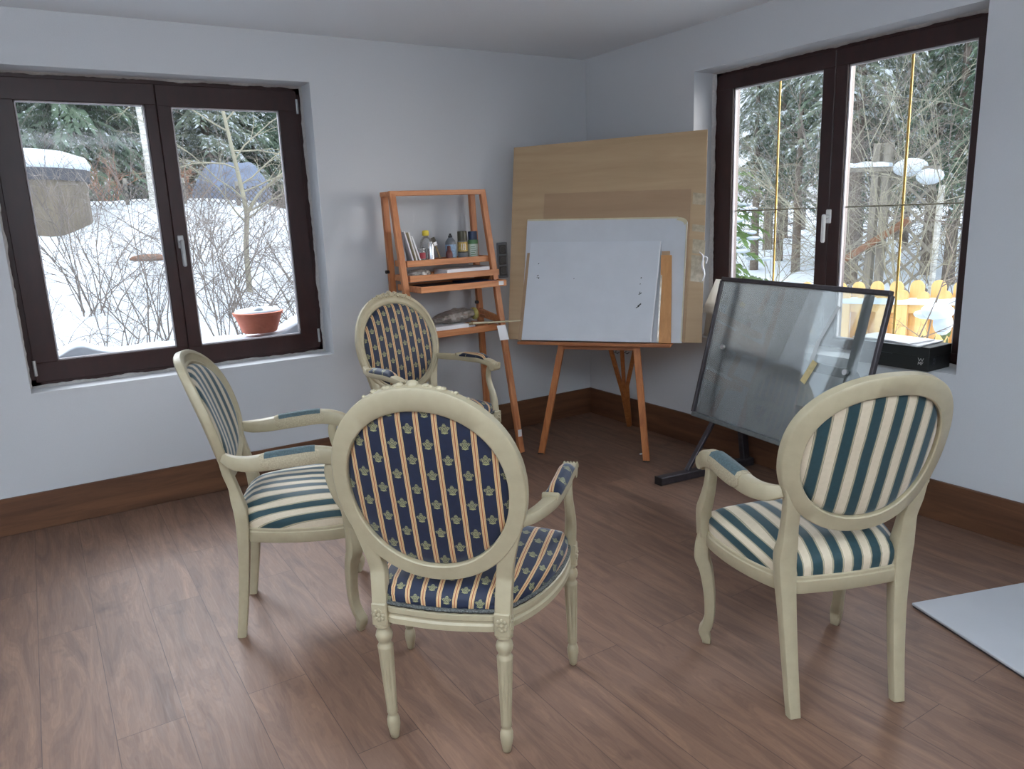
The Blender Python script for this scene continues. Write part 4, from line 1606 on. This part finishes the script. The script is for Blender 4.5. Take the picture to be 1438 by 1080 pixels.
#SECTION3
# ------------------------------------------------------------------ outside: snowy slope, fence, trees
def sstep(a, b, x):
    t = min(1, max(0, (x - a) / (b - a)))
    return t * t * (3 - 2 * t)


def ground(x, y):
    north = (.10 + .235 * min(max(y - .4, 0), 7.6)) * (1 - .93 * sstep(-.5, 3.5, x))
    east = (-.32 + .05 * max(0, x)) * sstep(.2, 1.5, x)
    z = north * sstep(.3, 1.0, y) - .25 * (1 - sstep(.3, 1.2, y)) * (1 - sstep(.2, 1.5, x)) + east
    z += .10 * noise.noise(Vector((x * .8, y * .8, 0))) + .05 * noise.noise(Vector((x * 2.3, y * 2.3, 5)))
    z += .25 * sstep(9, 18, y) + .02 * max(0, y - 10)
    if x < T + .15 and y < T + .15:
        z = min(z, -.16)
    return z


m = MB()
gx = np.r_[np.linspace(-16, -6, 8), np.linspace(-5.5, 6, 70), np.linspace(6.5, 26, 18)]
gy = np.r_[np.linspace(-12, -4, 8), np.linspace(-3.6, 10, 80), np.linspace(10.5, 28, 16)]
vs = [(float(x), float(y), ground(float(x), float(y))) for x in gx for y in gy]
ny = len(gy)
m.add(vs, [(i * ny + j, (i + 1) * ny + j, (i + 1) * ny + j + 1, i * ny + j + 1) for i in range(len(gx) - 1) for j in range(ny - 1)])
struct(m.build('snow_ground', 'snow', smooth=80))

# outer ledge below the left window with its drift of snow, and the pot
m = MB()
m.box(-3.75, -1.75, T, .70, .66, .735, .004)
struct(m.build('windowsill_outer', 'render'))
m = MB()
R = []
for i in range(61):
    x = -3.74 + 1.98 * i / 60
    h = .078 + .035 * noise.noise(Vector((x * 4, 0, 2))) + .09 * sstep(-2.16, -1.98, x) + .05 * sstep(-3.05, -3.35, x) * 0 + .07 * math.exp(-((x + 3.28) / .09) ** 2) - .012 * math.exp(-((x + 2.28) / .14) ** 2)
    h = max(.02, h)
    R.append([(x, .366, .736), (x, .366, .736 + h * .85), (x, .40, .736 + h), (x, .45, .736 + h * .95), (x, .60, .736 + h * .9), (x, .70, .736 + h * .5), (x, .71, .736)])
m.rings(R)
o = m.build('snow_drift', 'snow', smooth=80)
tag(o, 'drift of bluish snow on the ledge outside the left window', 'snow')
o['kind'] = 'stuff'
PX, PY, PZ = -2.265, .46, .822
o = thing('flower_pot', 'shallow terracotta pot filled with snow, on the ledge outside the left window', 'pot', (PX, PY, PZ))
m = MB(); m.lathe([(.098, 0), (.105, .004), (.142, .108), (.150, .110), (.152, .128), (.140, .130), (.134, .112)], k=36); m.build('pot_body', 'terracotta', o)
m = MB(); m.lathe([(.136, .112), (.140, .126), (.130, .142), (.08, .150), (.01, .152)], k=30); m.ball((-.02, -.09, .14), .035, .03, .028, 10, 6); m.build('snow_fill', 'snow', o, 80)

rng = random.Random(21)


def curve_pts(p, d, L, n, droop, wig, r):
    pts = [Vector(p)]
    d = Vector(d).normalized()
    for i in range(n):
        d = (d + Vector((r.uniform(-wig, wig), r.uniform(-wig, wig), r.uniform(-wig, wig) - droop))).normalized()
        pts.append(pts[-1] + d * (L / n))
    return pts


def branch(m, p, d, L, r0, depth, r, droop=.05, wig=.18, nb=5, k=4):
    pts = curve_pts(p, d, L, 7, droop, wig, r)
    m.tube(pts, lambda t: r0 * (1 - .8 * t), k)
    if depth <= 0:
        return
    for i in range(nb):
        t = r.uniform(.2, .95)
        j = int(t * 6)
        q = pts[j].lerp(pts[j + 1], t * 6 - j)
        dr = (pts[j + 1] - pts[j]).normalized()
        sd = Vector((r.uniform(-1, 1), r.uniform(-1, 1), r.uniform(-.3, .8)))
        branch(m, q, dr * .6 + sd * .7, L * r.uniform(.3, .55), r0 * .5, depth - 1, r, droop, wig, max(2, nb - 1), 3)


def bush(name, label, x, y, n, L, seed, mat='twig', r0=.008, spread=.6, depth=2, nb=5, group=None, cat='bush', up=1.0):
    r = random.Random(seed)
    m = MB()
    z = ground(x, y) - .05
    for i in range(n):
        a_ = r.uniform(0, 2 * PI)
        d = Vector((math.cos(a_) * spread * r.random(), math.sin(a_) * spread * r.random(), up))
        branch(m, (r.uniform(-.15, .15), r.uniform(-.15, .15), 0), d, L * r.uniform(.7, 1.1), r0 * r.uniform(.7, 1.2), depth, r, .07, .17, nb)
    o = m.build(name, mat, smooth=80)
    tag(o, label, cat, group)
    return place(o, (x, y, z))


# bare bushes on the slope behind the left window
for i, (x, y, n, L, lab) in enumerate(((-3.06, 1.55, 12, 1.25, 'lowest bare bush, close behind the left pane of the left window'),
                                       (-2.66, 2.5, 16, 1.7, 'bare grey bush in the snow left of the flowerpot tree'),
                                       (-2.98, 3.4, 16, 1.8, 'bare bush in front of the round snow-capped shed'),
                                       (-2.15, 1.9, 14, 1.3, 'bare bush behind the middle post of the left window'),
                                       (-1.95, 2.9, 15, 1.7, 'bare bush just left of the pale young tree'),
                                       (-1.42, 2.2, 14, 1.35, 'bare bush behind the flowerpot, at its right'),
                                       (-1.85, 4.6, 14, 1.5, 'bare bush high on the snow slope before the tarp heap'),
                                       (-.95, 3.6, 14, 1.6, 'bare bush on the slope at the right edge of the left window'))):
    bush('bare_bush', lab, x, y, n, L, 40 + i, group='bare bushes on the slope', r0=.0058, spread=1.0, nb=7)
# pale young tree
r = random.Random(77)
m = MB()
tx, ty = -1.60, 3.5
tz = ground(tx, ty)
main = catmull([(0, 0, -.1), (.02, 0, .45), (.06, 0, .78), (.02, .02, 1.2), (-.05, .02, 1.75), (-.14, .03, 2.5)], 6)
m.tube(main, lambda t: .030 * (1 - .55 * t), 8)
tree = thing('young_tree', 'pale slender leafless tree rising behind the flowerpot', 'tree', (tx, ty, tz))
m.build('trunk', 'paletwig', tree, 80)
m = MB()
rt = catmull([(.05, 0, .74), (.20, .02, .95), (.42, .03, 1.12), (.7, .05, 1.32)], 5)
m.tube(rt, lambda t: .018 * (1 - .6 * t), 6)
for q in rt[6::3]:
    branch(m, q, (r.uniform(.2, 1), r.uniform(-.5, .5), .6), .6, .006, 1, r, .02, .2, 4)
m.build('limb', 'paletwig', tree, 80)
for i in range(15):
    m = MB()
    q = main[min(len(main) - 2, 10 + i + i // 3)]
    a_ = (1 if i % 3 else -1)
    branch(m, q, (a_ * r.uniform(.5, 1.1), r.uniform(-.5, .5), r.uniform(.1, .7)), r.uniform(.7, 1.2), .009, 2, r, .05, .22, 4)
    m.build('branch', 'paletwig', tree, 80)

# round shed with snow roof
sh = thing('round_shed', 'round grey wooden shed with a thick snow cap, seen in the left window', 'shed', (-3.62, 7.2, 1.05))
m = MB(); m.lathe([(.98, -.9), (.98, 1.10), (.9, 1.12)], k=48); m.build('wall', 'shed', sh, 30)
m = MB()
for z0_, z1_, rr_ in ((1.06, 1.22, 1.0),):
    m.lathe([(rr_ - .03, z0_), (rr_ + .02, z0_), (rr_ + .03, z1_), (rr_ - .05, z1_)], k=48)
m.build('roof_rim', 'shedrim', sh, 30)
m = MB(); m.lathe([(1.03, 1.20), (1.05, 1.26), (1.0, 1.36), (.8, 1.43), (.4, 1.47), (.01, 1.48)], k=48); m.build('roof_snow', 'snow', sh, 80)
# birch stem
bt = thing('birch_tree', 'thin white birch stem between round shed and wire fence', 'tree', (-1.86, 7.4, ground(-1.86, 7.4)))
m = MB(); m.tube(catmull([(0, 0, -.1), (.0, 0, .8), (-.02, 0, 1.6), (.03, 0, 2.6)], 4), lambda t: .042 - .012 * t, 10); m.build('trunk', 'birch', bt, 80)
m = MB(); rb = random.Random(6)
for i in range(9):
    branch(m, (0, 0, 1.2 + .15 * i), (rb.uniform(-1, 1), rb.uniform(-.5, .5), .5), .8, .008, 1, rb, .08, .2, 4)
m.build('branch', 'twig', bt, 80)
# wire lattice fence at the top of the slope
lf = thing('lattice_fence', 'low grey lattice fence along the top of the snow slope', 'fence', (-1.0, 7.6, 0))
m = MB()
zf = lambda x: ground(x - 1.0, 7.6) + .02
n = 62
for i in range(n):
    x = -1.9 + i * .075
    for s_ in (-1, 1):
        x2 = x + s_ * .24
        m.beam((x, .006 * s_, zf(x)), (x2, .006 * s_, zf(x2) + .27), .026, .008, (0, 1, 0), .001)
m.build('lattice', 'lattice', lf, 0)
for i in range(7):
    x = -1.9 + i * .75
    m = MB(); m.beam((x, .03, zf(x) - .2), (x, .03, zf(x) + .34), .05, .05, (1, 0, 0), .003); m.build('post', 'grey_timber', lf)
# tarp covered heap
m = MB()
R = []
for i in range(25):
    t = i / 24
    ring = []
    for j in range(14):
        aa = PI * j / 13
        k = min(1, 4 * t, 4 * (1 - t)) ** .5
        hh = .62 * k * (1 + .14 * noise.noise(Vector((t * 5, j * .4, 1))))
        ring.append((-.65 + 1.3 * t, -.5 * math.cos(aa) * k, hh * min(1, 1.35 * math.sin(aa)) - .02 + .05 * noise.noise(Vector((t * 14, j, 7)))))
    R.append(ring)
m.rings(R)
o = m.build('tarp_heap', 'tarp', smooth=40)
tag(o, 'heap under a blue-grey tarp behind the lattice fence', 'tarp')
place(o, (-.42, 9.0, ground(-.42, 9.0) - .05))
bush('dry_shrub', 'reddish brown dry shrub left of the blue-grey tarp heap', -1.25, 8.4, 16, .75, 91, 'rust', .009, .9, 2, 5, cat='shrub')
bush('dry_shrub', 'reddish brown dry shrub beside the round shed', -2.35, 8.3, 14, .7, 92, 'rust', .009, .9, 2, 5, cat='shrub')
m = MB(); m.ball((0, 0, 0), .20, .12, .045, 14, 7)
o = m.build('grass_patch', 'rust', smooth=80)
tag(o, 'bare brown patch of grass on the snow slope', 'grass')
place(o, (-2.30, 5.0, ground(-2.30, 5.0) + .01))

# ---- conifers
def conifer(seed, Hh, R0, trunk_r, bare, mat, dens=1.0, droop=.35, nl=26):
    r = random.Random(seed)
    tm = MB()
    tm.tube([(0, 0, -.3), (.01, 0, Hh * .3), (.0, .02, Hh * .6), (.02, 0, Hh)], lambda t: trunk_r * (1 - .9 * t), 8)
    if bare > .5:
        for i in range(46):
            z = r.uniform(.5, bare)
            a_ = r.uniform(0, 2 * PI)
            tm.tube(curve_pts((0, 0, z), (math.cos(a_), math.sin(a_), .1), r.uniform(.3, 1.0), 4, .12, .15, r), lambda t: .010 * (1 - .8 * t), 3)
    nm_ = MB()
    z = bare
    while z < Hh * .97:
        f = (z - bare) / (Hh - bare)
        Lb = R0 * (1 - f) ** .8 + .12
        for b in range(int(7 * dens) + r.randint(0, 2)):
            a_ = r.uniform(0, 2 * PI)
            L = Lb * r.uniform(.7, 1.1)
            pts = curve_pts((0, 0, z + r.uniform(-.1, .1)), (math.cos(a_), math.sin(a_), .12), L, 6, droop * .35, .06, r)
            nseg = max(8, int(nl * 2.1 * L / 1.2))
            for i in range(nseg):
                t = (i + r.random()) / nseg * 5.99
                j = int(t)
                q = pts[j].lerp(pts[j + 1], t - j)
                dr = (pts[j + 1] - pts[j]).normalized()
                sd = Vector((-dr.y, dr.x, r.uniform(-.5, .2))) * r.choice((-1, 1))
                dv = (dr * .7 + sd).normalized()
                ln = r.uniform(.10, .24) * (1 - .35 * t / 6) * (.6 + .4 * Lb)
                wd = Vector((r.uniform(-.3, .3), r.uniform(-.3, .3), r.uniform(.2, .6))).normalized() * ln * .085
                tip = q + dv * ln + Vector((0, 0, -ln * r.uniform(.2, .6)))
                mid = q + dv * ln * .55
                nm_.add([q, mid + wd, tip, mid - wd], [(0, 1, 2), (0, 2, 3)])
        z += .26 / dens ** .4 * r.uniform(.8, 1.2)
    return tm, nm_


def make_tree(name, label, cat, kind, loc, group, sc=1.0):
    o = thing(name, label, cat, loc, 0, group)
    o.scale = (sc, sc, sc)
    tm, nm_ = kind
    tm[0].build('trunk', tm[1], o, 80)
    nm_[0].build('foliage', nm_[1], o, 0)
    return o


def cdef(seed, Hh, R0, tr, bare, mat, dens, droop, nl, tmat='bark'):
    a_, b_ = conifer(seed, Hh, R0, tr, bare, mat, dens, droop, nl)
    return ((a_, tmat), (b_, mat))


r = random.Random(5)
NL = 'dark conifer of the wood at the top of the slope beyond the left window'
protos = [make_tree('conifer', NL, 'tree', cdef(11, 6.2, 1.9, .11, .25, 'needle', 1.5, .4, 34), (-3.3, 12.5, 0), 'conifers above the slope'),
          make_tree('conifer', NL, 'tree', cdef(12, 5.6, 1.7, .10, .2, 'needle2', 1.4, .35, 34), (-1.2, 12.0, 0), 'conifers above the slope')]
spots = [(-3.6, 12.2), (-1.4, 12.6), (-2.5, 11.3), (-.2, 11.6), (1.0, 12.8), (-3.4, 14.5), (-2.0, 14.2), (-.6, 14.6), (.8, 15.2), (2.2, 14.4), (-2.9, 17), (-1.0, 17.2), (1.0, 17.4), (2.8, 17.3), (-4.9, 13.6), (2.3, 16.2), (3.4, 15.6), (-6.4, 12.4), (-8, 14.2), (-6.4, 15.8), (4.6, 13.4), (6.2, 14.2)]
for i, (x, y) in enumerate(spots):
    o = protos[i] if i < 2 else dup(protos[i % 2], (0, 0, 0), 0)
    o.location = (x, y, ground(x, y) - .1)
    o.rotation_euler = (0, 0, r.uniform(0, 6))
    s_ = r.uniform(.72, 1.05)
    o.scale = (s_, s_, s_ * r.uniform(.85, 1.1))
EL = 'tall thin-stemmed spruce of the wood beyond the picket fence'
protos = [make_tree('spruce', EL, 'tree', cdef(31, 7.5, 1.25, .12, 2.6, 'needle2', 1.0, .5, 26), (8, 5, 0), 'spruces beyond the fence'),
          make_tree('spruce', EL, 'tree', cdef(32, 7.0, 1.2, .10, 1.7, 'needle', 1.0, .5, 26), (8, 3, 0), 'spruces beyond the fence'),
          make_tree('spruce', EL, 'tree', cdef(33, 6.8, 1.1, .09, 3.0, 'needle2', .9, .5, 24), (8, 3, 0), 'spruces beyond the fence')]
spots = [(9.0, 6.1), (9.4, 4.4), (9.0, 5.1), (8.2, 3.4), (10.4, 6.6), (10.8, 5.0), (9.8, 3.0), (9.0, 2.2), (11.8, 6.2), (12.4, 4.4), (11.6, 3.3), (10.8, 2.0), (13.2, 7.6), (13.8, 5.8), (14.2, 4.0), (13.0, 2.6), (8.4, 1.3), (15.4, 7.0), (15.8, 9.2), (15.6, 5.0), (16.2, 3.0), (17.5, 8.2), (17.8, 6.0), (18.2, 3.8), (12.2, 8.4), (14.6, 9.8), (17, 11), (19, 9.6), (19.6, 5.4), (19, 7.4), (9.6, .2), (10.8, -1.4), (12.6, .6), (13.4, -2.2), (11.4, -3.4), (15.5, .8)]
for i, (x, y) in enumerate(spots):
    o = protos[i] if i < 3 else dup(protos[i % 3], (0, 0, 0), 0)
    o.location = (x, y, ground(x, y) - .1)
    o.rotation_euler = (0, 0, r.uniform(0, 6))
    s_ = r.uniform(.75, 1.1)
    o.scale = (s_, s_, s_)
ys = make_tree('young_spruce', 'young bright green spruce with snow on its branches, outside the right window', 'tree', cdef(41, 2.3, .85, .04, .12, 'needle3', 0.9, .3, 26), (5.2, 3.3, ground(5.2, 3.3)), None)
m = MB()
for i in range(26):
    a_ = r.uniform(0, 2 * PI)
    z = r.uniform(.3, 1.7)
    q = (.85 * (1 - z / 2.3)) * r.uniform(.5, .9)
    m.ball((q * math.cos(a_), q * math.sin(a_), z - .05), r.uniform(.06, .13), r.uniform(.06, .13), .03, 8, 5)
m.build('snow_pads', 'snow', ys, 80)

# ---- picket fence
pf = thing('picket_fence', 'yellow wooden fence of round-topped pickets with snow on its rail, beyond the right window', 'fence', (3.2, 0, 0))
ftop = lambda y: .735 - .060 * y
for row, (dx, dz, off, w_) in enumerate(((0.022, 0, 0, .125), (-.038, -.085, .095, .110))):
    n = 20
    for i in range(n):
        y = -1.75 + off + i * .190
        zt_ = ftop(y) + dz + rng.uniform(-.008, .008)
        m = MB()
        prof_ = [(-w_ / 2, -.45), (w_ / 2, -.45), (w_ / 2, zt_ - w_ / 2)] + [(w_ / 2 * math.cos(a_), zt_ - w_ / 2 + w_ / 2 * math.sin(a_)) for a_ in np.linspace(.25, PI - .25, 9)] + [(-w_ / 2, zt_ - w_ / 2)]
        A = [(dx - .010, y + float(a_), float(z)) for a_, z in prof_]
        B = [(dx + .010, y + float(a_), float(z)) for a_, z in prof_]
        m.rings([A, B])
        m.build('picket', 'fence', pf, 30)
for z_ in (.30, -.18):
    m = MB(); m.beam((-.008, -1.85, z_ + .19 + .110), (-.008, 2.0, z_ + .19 - .12), .085, .038, (0, 0, 1), .003); m.build('rail', 'fence', pf)
m = MB()
R = []
for i in range(80):
    y = -1.85 + 3.85 * i / 79
    z_ = .49 + .110 - .230 * (i / 79) + .0425
    h = .055 + .035 * noise.noise(Vector((y * 5, 2, 0)))
    R.append([(-.062, y, z_ - .004), (-.060, y, z_ + h * .7), (-.03, y, z_ + h), (.012, y, z_ + h * .9), (.012, y, z_ - .004)])
m.rings(R)
m.build('rail_snow', 'snow', pf, 80)

# ---- grey trellis with beam
tr = thing('garden_trellis', 'weathered grey timber trellis with a snowy top behind the picket fence', 'trellis', (5.0, .6, 0))
for y_, w_ in ((.43, .085), (.30, .085), (-.33, .036)):
    m = MB(); m.beam((0, y_, -.3), (0, y_ - .05, 2.12 if w_ > .06 else 1.62), w_, .07, (0, 1, 0), .004)
    m.build('post', 'grey_timber' if w_ > .06 else 'birch', tr)
m = MB()
for i in range(7):
    y0, z0_ = -.30 , .25 + i * .22
    m.beam((.02, -.30, z0_), (.02, .30, z0_ + .52), .03, .014, (0, 1, 0), .001)
    m.beam((.035, .30, z0_), (.035, -.30, z0_ + .52), .03, .014, (0, 1, 0), .001)
m.build('lattice', 'grey_timber', tr, 0)
m = MB()
for i in range(5):
    z0_ = .1 + i * .16
    m.beam((.02, .40, z0_), (.02, 1.0, z0_ + .40), .03, .014, (0, 1, 0), .001)
    m.beam((.035, 1.0, z0_), (.035, .40, z0_ + .40), .03, .014, (0, 1, 0), .001)
m.build('side_lattice', 'grey_timber', tr, 0)
m = MB(); m.beam((-.03, .95, 1.86), (-.03, -.35, 1.80), .05, .06, (0, 0, 1), .003); m.build('top_bar', 'grey_timber', tr)
m = MB()
R = []
for i in range(26):
    y = .95 - .75 * i / 25
    h = .055 + .025 * noise.noise(Vector((y * 7, 0, 0)))
    z_ = 1.885 - .03 * i / 25
    R.append([(-.07, y, z_), (-.06, y, z_ + h), (.0, y, z_ + h), (.01, y, z_)])
m.rings(R)
m.ball((-.02, -.02, 1.83), .10, .20, .10, 14, 8)
m.ball((-.02, -.25, 1.72), .10, .15, .09, 14, 8)
m.build('top_snow', 'snow', tr, 80)
m = MB(); m.beam((-.10, .85, .70), (-.10, -.10, 1.26), .075, .05, (0, 0, 1), .004)
o = m.build('timber_beam', 'red_timber')
tag(o, 'reddish brown beam leaning slantwise against the grey trellis', 'beam')
place(o, (5.0, .6, 0))

# ---- bare hazel bushes and the snowy shrub close to the right window
for i, (x, y, n, L, up, lab) in enumerate(((4.3, .1, 12, 3.6, 1.0, 'tall arching bare hazel bush behind the right end of the picket fence'),
                                           (6.2, 1.9, 12, 3.6, 1.0, 'tall bare bush behind the grey trellis'),
                                           (6.4, 3.6, 10, 3.0, 1.0, 'bare bush at the left edge of the right window, behind the young spruce'),
                                           (6.0, .5, 12, 3.8, 1.0, 'bare bush of pale arching stems right of the trellis'))):
    bush('hazel_bush', lab, x, y, n, L, 60 + i, 'twig' if i % 2 else 'paletwig', .009, .75, 2, 8, 'bare bushes beyond the fence', 'bush', up)
sb = thing('snowy_shrub', 'small leafy shrub with a lump of snow, close outside the right window', 'shrub', (1.45, -1.62, ground(1.45, -1.62)))
r = random.Random(8)
zb_ = ground(1.45, -1.62)
m = MB()
tips = []
for i in range(11):
    d = Vector((r.uniform(-.35, .35), r.uniform(-.55, .55), 1.0))
    pts = curve_pts((r.uniform(-.05, .05), r.uniform(-.08, .08), -.1), d, r.uniform(.9, 1.6), 7, .03, .13, r)
    m.tube(pts, lambda t: .010 * (1 - .75 * t), 5)
    for q in pts[2:]:
        tips.append(q)
        if r.random() < .5:
            branch(m, q, (r.uniform(-1, 1), r.uniform(-1, 1), .5), .35, .004, 1, r, .03, .2, 3)
m.build('stems', 'bark', sb, 80)
m = MB()
m.ball((0, -.14, .955), .09, .10, .055, 12, 8)
m.ball((.02, -.17, .88), .05, .06, .08, 10, 7)
m.ball((-.02, -.07, .93), .05, .07, .03, 10, 6)
m.build('snow_lump', 'snow', sb, 80)
for i in range(16):
    m = MB()
    c = Vector((r.uniform(-.12, .12), -.16 + r.gauss(0, .13), .80 + r.uniform(-.12, .10)))
    d = Vector((r.uniform(-.3, .3), r.uniform(-.4, .4), -1)).normalized()
    sd = d.cross(Vector((r.uniform(-1, 1), r.uniform(-1, 1), .2))).normalized()
    L, w_ = r.uniform(.08, .13), r.uniform(.018, .028)
    nn = d.cross(sd) * .006
    up_, dn_ = [], []
    A = [c, c + d * L * .3 + sd * w_, c + d * L * .65 + sd * w_ * .8, c + d * L, c + d * L * .65 - sd * w_ * .8, c + d * L * .3 - sd * w_]
    m.rings([[q + nn * .15 for q in A], [q - nn * .15 for q in A]])
    m.build('leaf', 'leaf', sb, 60)
